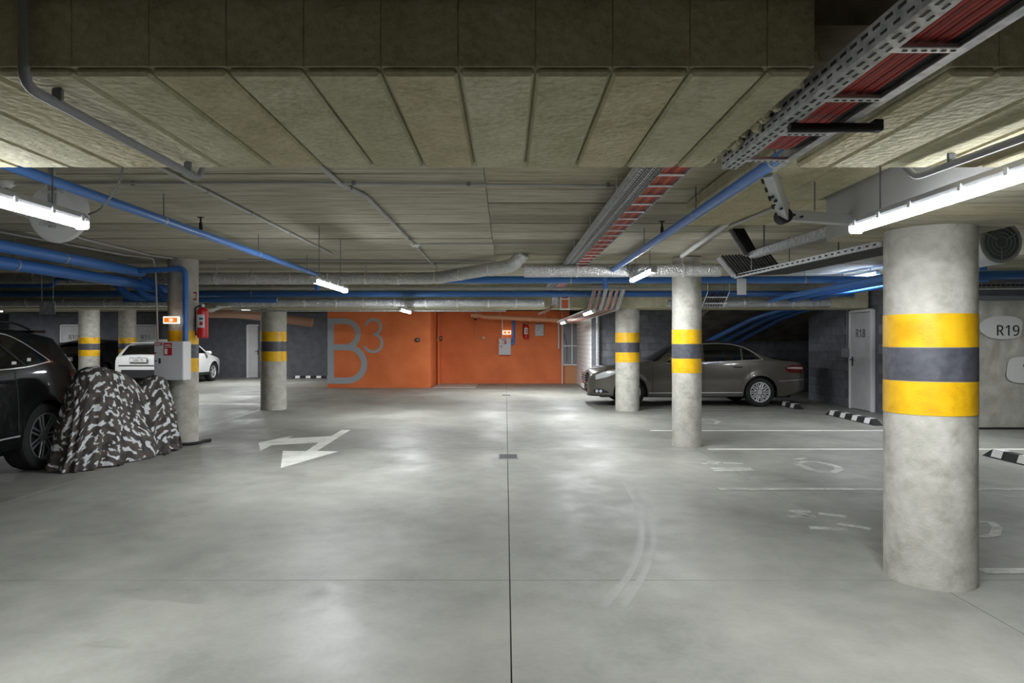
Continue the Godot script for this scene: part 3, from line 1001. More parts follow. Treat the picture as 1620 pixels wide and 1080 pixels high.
func build_ceiling_details():
	var y = SLAB - 0.015
	conduit("pale conduit crossing the slab behind the first beam", [V(-6.0, y, 4.98), V(-1.6, y, 4.93), V(0.9, y, 5.03)], 0.011, null, [V(-2.7, y, 4.945), V(-1.1, y, 4.94), V(-0.27, y, 4.97), V(0.75, y, 5.0)])
	conduit("pale conduit slanting along the slab right of the thin blue pipe", [V(-2.28, y, 4.3), V(-2.28, y, 8.75), V(-2.28, y, 9.0)], 0.014, null, [V(-2.28, y, 5.2), V(-2.28, y, 6.1), V(-2.28, y, 7.2)])
	conduit("grey double conduit along the slab in mid aisle", [V(-1.24, y, 3.6), V(-1.20, y, 4.95), V(-1.10, y, 5.4), V(-1.08, y, 10.4)], 0.017, null, [V(-1.16, y, 5.1), V(-1.1, y, 6.4), V(-1.08, y, 7.6), V(-1.08, y, 8.6)])
	conduit("white conduit on the slab crossing in front of the foil duct", [V(-3.9, y, 9.6), V(-0.35, y, 9.75), V(-0.2, y, 9.75)], 0.013)
	conduit("thin conduit from the smoke detector across the slab", [V(-1.02, y, 8.05), V(0.7, y, 8.0)], 0.009)
	conduit("white conduit running to the left slim column, outer one", [V(-4.35, y, 3.2), V(-5.3, y, 7.1), V(-5.05, y, 9.0), V(-4.85, y, 9.4), V(-4.84, 2.4, 9.44), V(-4.82, 1.44, 9.46)], 0.013)
	conduit("white conduit running to the left slim column, inner one", [V(-3.9, y, 4.2), V(-4.72, y, 7.6), V(-4.72, y, 9.1), V(-4.6, y, 9.42)], 0.012)
	conduit("pale conduit on the slab ending at the wide cross duct", [V(2.05, y - 0.03, 5.8), V(2.3, y - 0.03, 8.9)], 0.03)
	conduit("pale trunking along the lined ceiling by the thick column", [V(1.95, 2.405, 4.72), V(1.86, 2.405, 5.65)], 0.014)
	# grey pipe that comes down the face of the first beam and runs under it
	var t = thing("grey_pipe", "grey plastic pipe bent down over the face of the first beam", "pipe", Vector3.ZERO, "grey pipes under the first beam")
	pipe("run", [V(-1.225, 2.338, 1.735), V(-1.225, 2.10, 1.735), V(-1.225, 2.10, 2.72), V(-1.215, 2.16, 2.74)], 0.0135, M.grey_pipe, t, 0.05, 14)
	for d in [1.86, 2.62]:
		box("clip", V(-1.22, 2.122, d), Vector3(0.03, 0.034, 0.012), M.grey_metal, t, 0.003)
	t = thing("grey_pipe", "grey plastic pipe under the first beam above the long strip light", "pipe", Vector3.ZERO, "grey pipes under the first beam")
	pipe("run", [V(1.72, 2.102, 1.2), V(1.62, 2.10, 2.70), V(1.60, 2.15, 2.735)], 0.0135, M.grey_pipe, t, 0.05, 14)
	box("clip", V(1.632, 2.122, 2.5), Vector3(0.03, 0.034, 0.012), M.grey_metal, t, 0.003)
	# detectors
	for s in [["white smoke detector on the slab in mid aisle", -1.07, 8.1], ["white smoke detector on the slab beside the round mirror", -3.62, 4.95]]:
		t = thing("smoke_detector", s[0], "detector", V(s[1], SLAB, s[2]), "smoke detectors")
		var st = mb()
		lathe(st, [[0.0, 0.0], [0.06, 0.0], [0.06, -0.018], [0.045, -0.03], [0.03, -0.045], [0.0, -0.047]], Vector3.ZERO, 24)
		obj("body", st, M.white_plastic, t)
		st = mb()
		lathe(st, [[0.0, -0.046], [0.012, -0.046], [0.010, -0.052], [0.0, -0.052]], Vector3.ZERO, 12)
		obj("sensor", st, M.grey_metal, t)
	# traffic mirror seen from behind
	t = thing("traffic_mirror", "round white back of a traffic mirror hanging behind the left strip light", "mirror", P(92, 335, 4.5))
	var st = mb()
	var bs = Basis(Vector3.RIGHT, PI / 2)
	lathe(st, [[0.0, 0.02], [0.12, 0.018], [0.19, 0.006], [0.204, -0.006], [0.2, -0.016], [0.0, -0.02]], Vector3.ZERO, 48, bs)
	obj("back_shell", st, M.white_paint, t)
	box("channel_bar", Vector3(-0.012, 0.12, 0.045), Vector3(0.04, 0.46, 0.03), M.galv_dull, t, 0.004)
	for yy in [0.12, -0.09]:
		box("clamp", Vector3(-0.012, yy, 0.05), Vector3(0.14, 0.014, 0.03), M.galv, t, 0.003)
		for s in [-1, 1]:
			box("bolt", Vector3(-0.012 + s * 0.055, yy, 0.07), Vector3(0.018, 0.018, 0.018), M.galv, t, 0.004)
	t = thing("lamp_cable", "thin grey cable looping from the left strip light to the beam", "cable")
	pipe("run", [V(-2.1, 2.09, 3.44), V(-2.08, 2.12, 3.5), V(-1.98, 2.25, 3.5), V(-1.95, 2.40, 3.5), V(-1.95, 2.60, 3.5)], 0.006, M.grey_metal, t, 0.1, 8)
	# jet fan at the right
	t = thing("jet_fan", "round steel jet fan with a wire grille behind the thick column", "fan", P(1584, 383, 6.0))
	st = mb()
	lathe(st, [[0.16, 0.0], [0.185, 0.0], [0.19, -0.02], [0.19, -0.4], [0.21, -0.5], [0.21, -1.3], [0.0, -1.32]], Vector3.ZERO, 36, bs)
	obj("casing", st, M.galv, t)
	st = mb()
	lathe(st, [[0.185, -0.005], [0.16, -0.02], [0.0, -0.02]], Vector3.ZERO, 36, bs)
	obj("throat", st, M.fan_throat, t)
	for r in [0.05, 0.085, 0.12, 0.155]:
		var ring = []
		for k in 33:
			ring.append(Vector3(r * cos(TAU * k / 32), r * sin(TAU * k / 32), 0.005))
		pipe("grille_ring", ring, 0.0035, M.galv_dull, t, 0.0, 5)
	for k in 3:
		var a = TAU * k / 3 + PI / 2 + PI
		pipe("grille_bar", [Vector3(0.05 * cos(a), 0.05 * sin(a), 0.006), Vector3(0.18 * cos(a), 0.18 * sin(a), 0.006)], 0.005, M.galv_dull, t, 0.0, 5)
	for s in [-1, 1]:
		pipe("hanger_rod", [Vector3(s * 0.12, 0.15, -0.7), Vector3(s * 0.12, SLAB - t.position.y, -0.7)], 0.006, M.grey_metal, t, 0.0, 6)
	t = thing("cable_tray", "perforated tray above door R19 at the right edge", "cable tray")
	flat_tray(t, [V(3.9, 1.93, 5.9), V(7.6, 2.05, 7.2)], 0.1, 0.06, M.galv_dull)
	slots(t, V(3.9, 1.93, 5.84), V(7.6, 2.05, 7.14), Vector3(0.03, 0.012, 0.012), 0.06, Vector3.ZERO)
	t = thing("hanging_sign", "square grey plate hanging below the blue mains at left", "sign")
	box("plate", P(75, 487, 9.0), Vector3(0.21, 0.165, 0.006), M.galv_dull, t, 0.002)
	for s in [-1, 1]:
		pipe("wire", [P(75 + s * 9, 478, 9.0), P(75 + s * 9, 400, 9.0)], 0.003, M.galv, t, 0.0, 5)

# ------------------------------------------------------------------ floor paint
func floor_poly(called, label, category, pts, m, group = ""):
	var st = mb()
	poly(st, pts, Vector3.RIGHT, Vector3.FORWARD, Vector3.UP, Vector3.ZERO, 0.0022)
	var o = obj(called, st, m)
	tag(o, label, category, group)
	return o

func G(x, y):          # floor point under a photograph pixel, as (X, d)
	var s = H / (y - CY)
	return Vector2((x - CX) * s, F * s)

func build_floor_marks():
	var lines = [[2.35, 7.4, 681, "white bay line behind the slim column beside the parked sedan"], [2.72, 7.9, 710.5, "white bay line starting at the foot of the slim column"],
		[2.10, 8.2, 773.5, "worn white bay line between the slim column and the thick column"], [3.0, 8.5, 903, "worn white bay line behind the foot of the thick column"]]
	for l in lines:
		var d = F * H / (l[2] - CY)
		floor_poly("bay_line", l[3], "floor marking", [Vector2(l[0], d - 0.05), Vector2(l[1], d - 0.05), Vector2(l[1], d + 0.05), Vector2(l[0], d + 0.05)], M.line if l[2] < 720 else M.line_worn, "parking bay lines")
	floor_poly("bay_line", "white bay line under the nose of the sedan", "floor marking", [Vector2(2.85, 14.5), Vector2(5.0, 14.5), Vector2(5.0, 14.6), Vector2(2.85, 14.6)], M.line_worn, "parking bay lines")
	floor_poly("bay_line", "white bay line left of the column by the B3 wall", "floor marking", [G(318, 676), G(322, 676.5), G(412, 649), G(408, 648)], M.line_worn, "parking bay lines")
	floor_poly("bay_line", "short white bay line leading to the white hatchback", "floor marking", [G(314, 637.5), G(412, 637.5), G(412, 640.5), G(314, 640.5)], M.line_worn, "parking bay lines")
	# direction arrow: straight on towards the camera and off to the left
	var a = []
	for q in [[1180, 405], [820, 630], [1050, 635], [432, 812], [455, 628], [705, 632], [840, 540], [335, 568], [215, 630], [195, 540], [570, 465], [505, 495], [970, 472], [1085, 405]]:
		a.append(G(380 + q[0] / 6.75, 620 + q[1] / 6.75))
	floor_poly("floor_arrow", "worn white two-headed direction arrow painted on the lane", "floor marking", a, M.line)
	# hatch strips in front of the orange wall
	for k in 3:
		var d = 21.35 + k * 0.75
		floor_poly("crossing_stripe", "white crossing stripe on the floor at the orange wall", "floor marking", [Vector2(-2.28, d), Vector2(-0.95, d), Vector2(-0.95, d + 0.32), Vector2(-2.28, d + 0.32)], M.line, "crossing stripes")
	# worn bay numbers, read from the bays at right
	var digits = [[[[1172, 732], [1188, 727], [1190, 732]], "worn white bay digit four by the slim column"]]
	var st = mb()
	for s in [[[248, 446], [370, 430], 12], [[300, 425], [345, 450], 12], [[400, 440], [550, 445], 14], [[310, 480], [610, 482], 11], [[330, 496], [630, 492], 10]]:
		var p = G(1060 + s[0][0] / 4.765, 640 + s[0][1] / 4.765)
		var q = G(1060 + s[1][0] / 4.765, 640 + s[1][1] / 4.765)
		ribbon(st, [p, q], 0.085, Vector3.RIGHT, Vector3.FORWARD, Vector3.UP, Vector3.ZERO, 0.002)
	tag(obj("bay_number", st, M.line_worn), "worn white bay number near the foot of the slim column", "floor marking", "bay numbers")
	st = mb()
	for s in [[[895, 842], [1090, 840], 12], [[915, 795], [1075, 855], 12], [[960, 800], [1060, 808], 9], [[1120, 820], [1330, 845], 10], [[1050, 925], [1340, 940], 12], [[1270, 895], [1520, 940], 10]]:
		var p = G(1060 + s[0][0] / 4.765, 640 + s[0][1] / 4.765)
		var q = G(1060 + s[1][0] / 4.765, 640 + s[1][1] / 4.765)
		ribbon(st, [p, q], 0.08, Vector3.RIGHT, Vector3.FORWARD, Vector3.UP, Vector3.ZERO, 0.002)
	tag(obj("bay_number", st, M.line_worn), "worn white bay number on the floor left of the thick column", "floor marking", "bay numbers")
	# painted plug symbols in the bays
	st = mb()
	var loop = []
	for q in [[960, 440], [1020, 428], [1110, 432], [1200, 448], [1265, 470], [1275, 490], [1230, 512], [1150, 508], [1060, 488], [1010, 465], [950, 445]]:
		loop.append(G(1060 + q[0] / 4.765, 640 + q[1] / 4.765))
	ribbon(st, loop, 0.09, Vector3.RIGHT, Vector3.FORWARD, Vector3.UP, Vector3.ZERO, 0.002)
	ribbon(st, [G(1255, 727), G(1275, 724.5)], 0.08, Vector3.RIGHT, Vector3.FORWARD, Vector3.UP, Vector3.ZERO, 0.002)
	tag(obj("floor_symbol", st, M.line_worn), "worn white drop-shaped symbol painted in the bay behind the slim column", "floor marking", "bay symbols")
	st = mb()
	ribbon(st, [G(1548, 826), G(1568, 826), G(1578, 834), G(1574, 846), G(1556, 849), G(1546, 848)], 0.07, Vector3.RIGHT, Vector3.FORWARD, Vector3.UP, Vector3.ZERO, 0.002)
	tag(obj("floor_symbol", st, M.line_worn), "worn white symbol painted in the bay right of the thick column", "floor marking", "bay symbols")
	st = mb()
	ribbon(st, [G(1112, 669), G(1132, 670.5), G(1137, 666), G(1125, 663), G(1108, 663)], 0.09, Vector3.RIGHT, Vector3.FORWARD, Vector3.UP, Vector3.ZERO, 0.002)
	tag(obj("floor_symbol", st, M.line_worn), "worn white symbol painted in the bay beside the sedan", "floor marking", "bay symbols")
	# tyre arcs and damp spots
	for q in [[[985, 760], [1010, 800], [1018, 850], [1000, 905], [955, 960]], [[1003, 760], [1030, 805], [1038, 850], [1022, 905], [985, 960]]]:
		var path = []
		for k in q:
			path.append(Vector3(G(k[0], k[1]).x, 0, G(k[0], k[1]).y))
		var flat = []
		for v in bend(path, 0.6, 8):
			flat.append(Vector2(v.x, v.z))
		st = mb()
		ribbon(st, flat, 0.05, Vector3.RIGHT, Vector3.FORWARD, Vector3.UP, Vector3.ZERO, 0.0008)
		tag(obj("tyre_mark", st, M.tyre_mark), "faint tyre arc on the lane, the %s of two" % ("one nearer the thick column" if q[0][0] > 1000 else "one nearer the middle joint"), "tyre mark", "tyre marks on the lane")
	for q in [[248, 938, 60, 9], [175, 1018, 34, 7], [300, 948, 26, 6], [310, 793, 16, 3], [1155, 716, 22, 2.5], [1250, 761, 26, 3]]:
		var ring = []
		for k in 22:
			var a3 = TAU * k / 22
			var wob = 1.0 + 0.22 * sin(3.0 * a3 + q[0]) + 0.12 * sin(7.0 * a3 + q[1])
			ring.append(G(q[0] + q[2] * cos(a3) * wob, q[1] + q[3] * sin(a3) * wob))
		var spot = floor_poly("floor_stain", "faint darker stain on the grey floor %s" % ("in front of the covered motorbike" if q[0] < 700 else "near the foot of the slim column"), "stain", ring, M.stain, "faint floor stains")
		spot.position.y = -0.0014
	# floor drain
	var g = G(804, 722)
	var t = thing("floor_drain", "square dark grate of a floor drain on the middle joint", "drain", V(g.x, 0.0, g.y))
	box("frame", Vector3(0, 0.001, 0), Vector3(0.26, 0.006, 0.36), M.grey_metal, t, 0.002)
	for k in 8:
		box("slot", Vector3(0, 0.003, -0.14 + k * 0.04), Vector3(0.22, 0.005, 0.022), M.black, t)
	g = G(801, 625)
	t = thing("floor_drain", "small dark drain cover on the joint near the orange wall", "drain", V(g.x, 0.0, g.y))
	box("frame", Vector3(0, 0.001, 0), Vector3(0.26, 0.006, 0.3), M.grey_metal, t, 0.002)
	for k in 5:
		box("slot", Vector3(0, 0.003, -0.1 + k * 0.05), Vector3(0.22, 0.005, 0.026), M.black, t)

func wheel_stop(label, x, d0, length, turn = 0.0):
	var t = thing("wheel_stop", label, "wheel stop", V(x, 0, d0 + length / 2), "rubber wheel stops")
	var st = mb()
	st.set_smooth_group(-1)
	var w = 0.08
	var h = 0.1
	var L = length / 2
	var a = [Vector3(-w, 0, -L), Vector3(w, 0, -L), Vector3(w, 0, L), Vector3(-w, 0, L)]
	var b = [Vector3(-w * 0.62, h, -L + 0.14), Vector3(w * 0.62, h, -L + 0.14), Vector3(w * 0.62, h, L - 0.14), Vector3(-w * 0.62, h, L - 0.14)]
	var c = Vector3(0, h / 2, 0)
	for i in 4:
		quad_out(st, a[i], a[(i + 1) % 4], b[(i + 1) % 4], b[i], c)
	quad_out(st, b[0], b[1], b[2], b[3], c)
	obj("body", st, M.rubber, t)
	var n = int(round(length / 0.45))
	for k in n:
		var z = -L + 0.25 + (length - 0.5) * k / maxf(n - 1, 1)
		st = mb()
		st.set_smooth_group(-1)
		var p = [Vector3(-w, 0.012, z - 0.09), Vector3(-w, 0.012, z + 0.09), Vector3(-w * 0.62, h, z + 0.09), Vector3(-w * 0.62, h, z - 0.09)]
		var q = [Vector3(w * 0.62, h, z - 0.09), Vector3(w * 0.62, h, z + 0.09)]
		var off = Vector3(-0.004, 0.002, 0)
		var up = Vector3(0, 0.004, 0)
		quad_out(st, p[0] + off, p[1] + off, p[2] + off, p[3] + off, c)
		quad_out(st, p[3] + up, p[2] + up, q[1] + up, q[0] + up, c)
		obj("stripe", st, M.white_plastic, t, Vector3.ZERO, "white reflective stripe")
	t.rotation.y = turn
	return t

# ------------------------------------------------------------------ far walls and their fittings
func block_wall(called, origin, along, n_dir, length, height, bw, bh, mats, jm, thick = 0.2, skip = []):
	var w = struct_node(called)
	var st = mb()
	var bs = Basis(along, Vector3.UP, along.cross(Vector3.UP))
	bx(st, origin + along * length / 2 + Vector3(0, height / 2, 0) - n_dir * (thick / 2 + 0.006), Vector3(length, height, thick), 0.0, bs)
	obj("wall_body", st, jm, w)
	var row = 0
	var y = 0.0
	var rng = RandomNumberGenerator.new()
	rng.seed = 8 + int(length * 10)
	while y < height - 0.05:
		var hh = minf(bh, height - y)
		var x = 0.0 if row % 2 == 0 else -bw / 2
		while x < length - 0.01:
			var a = maxf(x, 0.0)
			var b = minf(x + bw, length)
			x += bw
			if b - a < 0.03:
				continue
			var clear = true
			for s in skip:
				if b > s[0] and a < s[1] and y + hh > s[2] and y < s[3]:
					clear = false
			if not clear:
				continue
			var size = Vector3(b - a - 0.006, hh - 0.006, 0.02)
			var o = mi("block", box_mesh(size, 0.003), mats[rng.randi() % mats.size()], w, origin + along * (a + b) / 2 + Vector3(0, y + hh / 2, 0) - n_dir * 0.008)
			o.basis = bs
		y += hh
		row += 1
	return w

func door(label, called, at, turn, w, h, words, hinge_left = true):
	var t = struct_node(called)
	t.position = at
	t.rotation.y = turn
	t.set_meta("label", label)
	box("door_leaf", Vector3(0, h / 2 + 0.01, 0.025), Vector3(w, h, 0.05), M.door, t, 0.006)
	for s in [-1, 1]:
		box("door_frame", Vector3(s * (w / 2 + 0.03), h / 2 + 0.02, 0.03), Vector3(0.06, h + 0.08, 0.08), M.white_paint, t, 0.006)
	box("door_frame", Vector3(0, h + 0.05, 0.03), Vector3(w, 0.06, 0.08), M.white_paint, t, 0.006)
	var hx = -w * 0.4 if not hinge_left else w * 0.4
	box("lock_plate", Vector3(hx, 1.02, 0.055), Vector3(0.045, 0.2, 0.012), M.black, t, 0.004)
	box("door_handle", Vector3(hx - signf(hx) * 0.05, 1.06, 0.1), Vector3(0.13, 0.022, 0.022), M.black, t, 0.006)
	box("handle_neck", Vector3(hx, 1.06, 0.08), Vector3(0.022, 0.022, 0.05), M.black, t, 0.004)
	if words != "":
		text("door_number", words, 0.17, M.black, t, Vector3(0.0, 1.62, 0.052))
	return t

func build_walls_far():
	# orange B3 block
	var w = struct_node("wall_orange")
	box("wall_body", V(-3.96, 1.25, 22.5), Vector3(3.2, 2.5, 2.4), M.orange, w, 0.004)
	var st = mb()
	var o = V(-5.555, 0, 21.298)
	var up = arc(0.54, 1.678, 0.407, 90, -90, 20)
	ribbon(st, [Vector2(0.2, 2.085)] + up + [Vector2(0.2, 1.271)], 0.175, Vector3.RIGHT, Vector3.UP, Vector3.BACK, o)
	var lo = arc(0.62, 0.75, 0.521, 90, -90, 22)
	ribbon(st, [Vector2(0.2, 1.271)] + lo + [Vector2(0.2, 0.229)], 0.19, Vector3.RIGHT, Vector3.UP, Vector3.BACK, o, 0.005)
	ribbon(st, [Vector2(0.1, 0.135), Vector2(0.1, 2.172)], 0.2, Vector3.RIGHT, Vector3.UP, Vector3.BACK, o, 0.006)
	var letter = obj("painted_letter", st, M.b_grey, w, Vector3.ZERO, "big grey letter B")
	st = mb()
	ribbon(st, arc(1.42, 1.90, 0.235, 165, -88, 20), 0.085, Vector3.RIGHT, Vector3.UP, Vector3.BACK, o)
	ribbon(st, arc(1.42, 1.40, 0.275, 88, -160, 22), 0.085, Vector3.RIGHT, Vector3.UP, Vector3.BACK, o, 0.005)
	obj("painted_digit", st, M.b_grey, w, Vector3.ZERO, "small grey superscript 3")
	w = struct_node("wall_orange_back")
	box("wall_body", V(-0.1, 1.25, 23.65), Vector3(4.6, 2.5, 0.2), M.orange, w)
	w = struct_node("trim_7")
	box("reveal_post", V(-2.28, 1.2, 23.4), Vector3(0.1, 2.4, 0.3), M.orange, w, 0.004)
	box("lower_panel", V(2.3, 0.31, 23.5), Vector3(0.5, 0.62, 0.06), M.tan, w, 0.004)
	box("side_pier", V(1.98, 1.2, 23.52), Vector3(0.14, 2.4, 0.06), M.orange, w, 0.004)
	# caged window
	var wn = struct_node("window_1")
	box("back_panel", V(2.27, 1.37, 23.5), Vector3(0.72, 1.5, 0.03), M.grey_pipe, wn)
	for x in [1.96, 2.28, 2.55]:
		box("window_frame", V(x, 1.37, 23.45), Vector3(0.05, 1.46, 0.05), M.galv, wn, 0.004)
	for yy in [0.65, 1.3, 2.09]:
		box("window_frame", V(2.27, yy, 23.45), Vector3(0.68, 0.05, 0.05), M.galv, wn, 0.004)
	pipe("bent_wire", [V(2.1, 0.75, 23.43), V(2.1, 1.35, 23.43), V(2.0, 1.7, 23.43)], 0.008, M.dark, wn, 0.1, 6)
	# white block return wall
	block_wall("wall_white", V(2.45, 0, 19.55), Vector3.FORWARD, Vector3.LEFT, 4.0, 2.3, 0.42, 0.135, [M.white_block], M.white_joint, 0.2)
	# dark block walls
	block_wall("wall_bay", V(2.46, 0, 19.5), Vector3.RIGHT, Vector3.BACK, 7.0, 2.6, 0.4, 0.2, M.block, M.mortar, 0.2)
	block_wall("wall_storage", V(7.57, 0, 17.06), Vector3.BACK, Vector3.LEFT, 5.6, 2.6, 0.4, 0.2, M.block, M.mortar, 0.2, [[2.1, 3.1, 0.0, 2.14]])
	var pj = struct_node("trim_5")
	box("corner_pipe", V(2.62, 1.15, 19.42), Vector3(0.1, 2.3, 0.1), M.galv_dull, pj, 0.03)
	# storage wall facing the lane with door R19
	var ws = struct_node("wall_front")
	box("wall_body", V(9.55, 1.3, 11.47), Vector3(4.0, 2.6, 0.22), M.dark_wall, ws)
	# soffit of the ramp behind the sedan
	var rs = struct_node("trim_6")
	st = mb()
	bx(st, V(7.6, 1.98, 17.6), Vector3(5.4, 0.12, 4.6), 0.0, Basis(Vector3.RIGHT, -0.24))
	obj("ramp_soffit", st, M.ramp, rs)
	# doors
	door("light grey steel door with the number R18", "door_1", V(7.565, 0, 14.46), -PI / 2, 0.82, 2.05, "R18", false)
	var d19 = struct_node("door_2")
	d19.set_meta("label", "storage door R19 under wrinkled protective sheet with paler patches")
	d19.position = V(8.35, 0, 11.34)
	var sh = mb()
	sheet(sh, 1.5, 2.1)
	obj("protective_sheet", sh, M.sheet, d19, Vector3(-0.75, 0.03, 0.03), "wrinkled grey protective sheet")
	for p in [[-0.14, 1.68, 0.36, 0.22], [0.22, 0.98, 0.32, 0.25]]:
		var blob = []
		for k in 20:
			var a = TAU * k / 20
			blob.append(Vector2(p[0] + p[2] * cos(a) * (1.0 + 0.1 * sin(3 * a + p[0] * 9)), p[1] + p[3] * sin(a) * (1.0 + 0.12 * cos(2 * a))))
		st = mb()
		poly(st, blob, Vector3.RIGHT, Vector3.UP, Vector3.BACK, Vector3(0, 0, 0.058), 0.002)
		obj("torn_patch", st, M.patch, d19, Vector3.ZERO, "pale torn patch")
	text("door_number", "R19", 0.17, M.black, d19, Vector3(-0.055, 1.63, 0.066))
	box("lock_plate", Vector3(0.33, 1.02, 0.07), Vector3(0.05, 0.2, 0.02), M.black, d19, 0.004)
	box("door_handle", Vector3(0.25, 1.06, 0.1), Vector3(0.15, 0.024, 0.024), M.black, d19, 0.006)
	box("door_frame", Vector3(0, 2.17, 0.04), Vector3(1.6, 0.07, 0.1), M.grey_metal, d19, 0.006)
	box("threshold", Vector3(0, 0.012, 0.05), Vector3(1.5, 0.02, 0.06), M.dark, d19)
	# left far wall with doors
	var wl = struct_node("wall_left_far")
	box("wall_body", V(-12.5, 1.3, 27.6), Vector3(15.0, 2.6, 0.2), M.dark_wall, wl)
	door("pale storage door with the number R11 behind the white hatchback", "door_3", V(-14.45, 0, 27.45), 0.0, 0.8, 2.05, "R11")
	door("pale storage door partly hidden behind the far striped column", "door_4", V(-17.35, 0, 27.45), 0.0, 0.95, 2.05, "R10")
	door("narrow pale door in the dark grey wall near the B3 block", "door_5", V(-10.15, 0, 27.45), 0.6, 0.42, 2.05, "")
	wheel_stop("rubber wheel stop at the dark wall beside the B3 block", -7.55, 26.0, 1.75, PI / 2)
	wheel_stop("striped rubber wheel stop in front of door R18", 6.42, 11.75, 1.8)
	wheel_stop("striped rubber wheel stop in front of door R19", 6.15, 6.9, 1.8)
	wheel_stop("striped rubber wheel stop behind the sedan's rear wheel", 6.28, 14.55, 0.95)

func sheet(st, w, h):
	st.set_smooth_group(0)
	var n = FastNoiseLite.new()
	n.seed = 19
	n.frequency = 1.6
	var nx = 40
	var ny = 50
	var f = func(i, j):
		var x = w * i / nx
		var y = h * j / ny
		var fold = 0.012 * sin(9.0 * (x * 0.8 + y * 0.55) + 4.0 * n.get_noise_2d(x, y)) + 0.01 * n.get_noise_2d(x * 2.0, y * 2.0)
		return Vector3(x, y, fold)
	for i in nx:
		for j in ny:
			quad_out(st, f.call(i, j), f.call(i + 1, j), f.call(i + 1, j + 1), f.call(i, j + 1), f.call(i, j) - Vector3(0, 0, 1))

# ------------------------------------------------------------------ fittings
func extinguisher(label, at, h, r):
	var t = thing("fire_extinguisher", label, "extinguisher", at, "fire extinguishers")
	var st = mb()
	lathe(st, [[0.0, 0.0], [r * 0.9, 0.0], [r, 0.02], [r, h * 0.78], [r * 0.8, h * 0.86], [r * 0.4, h * 0.9], [0.0, h * 0.9]], Vector3.ZERO, 24)
	obj("cylinder", st, M.red, t)
	st = mb()
	lathe(st, [[0.0, h * 0.88], [r * 0.35, h * 0.88], [r * 0.3, h], [0.0, h]], Vector3.ZERO, 12)
	obj("valve", st, M.galv, t)
	box("lever", Vector3(r * 0.5, h * 1.0, 0), Vector3(r * 1.5, 0.014, 0.02), M.dark, t, 0.003)
	pipe("hose", [Vector3(-r * 0.3, h * 0.95, 0.01), Vector3(-r * 1.15, h * 0.9, 0.03), Vector3(-r * 1.2, h * 0.3, 0.03), Vector3(-r * 1.0, h * 0.08, 0.04)], 0.011, M.rubber, t, 0.05, 8)
	st = mb()
	var seg = []
	for k in 9:
		var a = lerpf(-0.75, 0.75, k / 8.0) + PI / 2
		seg.append(Vector3((r + 0.002) * cos(a), 0, (r + 0.002) * sin(a)))
	for k in 8:
		quad_out(st, seg[k] + Vector3(0, h * 0.3, 0), seg[k + 1] + Vector3(0, h * 0.3, 0), seg[k + 1] + Vector3(0, h * 0.68, 0), seg[k] + Vector3(0, h * 0.68, 0), Vector3(0, h * 0.5, 0))
	obj("paper_label", st, M.white_plastic, t, Vector3.ZERO, "white printed label")
	box("label_print", Vector3(0.012, h * 0.56, r + 0.003), Vector3(r * 0.7, h * 0.06, 0.002), M.blue_dark, t)
	box("label_print", Vector3(0.012, h * 0.42, r + 0.003), Vector3(r * 0.6, h * 0.1, 0.002), M.sign_red, t)
	return t

func exit_sign(label, at, w, h):
	var t = thing("exit_sign", label, "exit sign", at, "lit exit signs")
	box("casing", Vector3.ZERO, Vector3(w, h, 0.05), M.glow_white, t, 0.006)
	box("sign_face", Vector3(0, 0, 0.026), Vector3(w * 0.84, h * 0.66, 0.004), M.glow_sign, t)
	var st = mb()
	poly(st, [Vector2(-0.03, -0.018), Vector2(0.0, 0.0), Vector2(-0.03, 0.018), Vector2(0.03, 0.018), Vector2(0.03, -0.018)], Vector3.RIGHT, Vector3.UP, Vector3.BACK, Vector3(0, 0, 0.028), 0.002)
	obj("sign_arrow", st, M.glow_white, t)
	var ol = OmniLight3D.new()
	ol.name = "sign_light"
	ol.light_color = Color(1.0, 0.6, 0.3)
	ol.light_energy = 0.004
	ol.omni_range = 30.0
	ol.light_size = 0.05
	ol.shadow_enabled = true
	t.add_child(ol)
	ol.position = Vector3(0, 0, 0.1)
	return t

func hose_cabinet(label, c, s, door_side = false):
	var t = thing("hose_cabinet", label, "cabinet", c, "hose cabinets")
	box("body", Vector3.ZERO, s, M.white_paint, t, 0.006)
	box("cabinet_door", Vector3(0, 0, s.z / 2 + 0.004), Vector3(s.x - 0.012, s.y - 0.012, 0.012), M.fire_box, t, 0.004)
	var z = s.z / 2 + 0.012
	box("red_label", Vector3(-s.x * 0.34, s.y * 0.43, z), Vector3(s.x * 0.26, s.y * 0.07, 0.002), M.sign_red, t)
	box("red_label", Vector3(-s.x * 0.02, s.y * 0.41, z), Vector3(s.x * 0.28, s.y * 0.1, 0.002), M.sign_red, t)
	box("red_label", Vector3(-s.x * 0.02, s.y * 0.24, z), Vector3(s.x * 0.28, s.y * 0.2, 0.002), M.sign_red, t)
	box("white_print", Vector3(-s.x * 0.08, s.y * 0.24, z + 0.001), Vector3(s.x * 0.1, s.y * 0.14, 0.002), M.white_plastic, t)
	box("white_print", Vector3(-s.x * 0.02, s.y * 0.40, z + 0.001), Vector3(s.x * 0.2, s.y * 0.03, 0.002), M.white_plastic, t)
	box("white_print", Vector3(-s.x * 0.36, s.y * 0.43, z + 0.001), Vector3(s.x * 0.2, s.y * 0.03, 0.002), M.white_plastic, t)
	box("red_label", Vector3(-s.x * 0.45, s.y * 0.2, z), Vector3(s.x * 0.1, s.y * 0.035, 0.002), M.sign_red, t)
	box("latch", Vector3(-s.x * 0.28, -s.y * 0.0, z + 0.004), Vector3(0.022, 0.07, 0.012), M.dark, t, 0.003)
	box("keyhole", Vector3(-s.x * 0.42, 0.0, z), Vector3(0.014, 0.02, 0.006), M.dark, t)
	return t

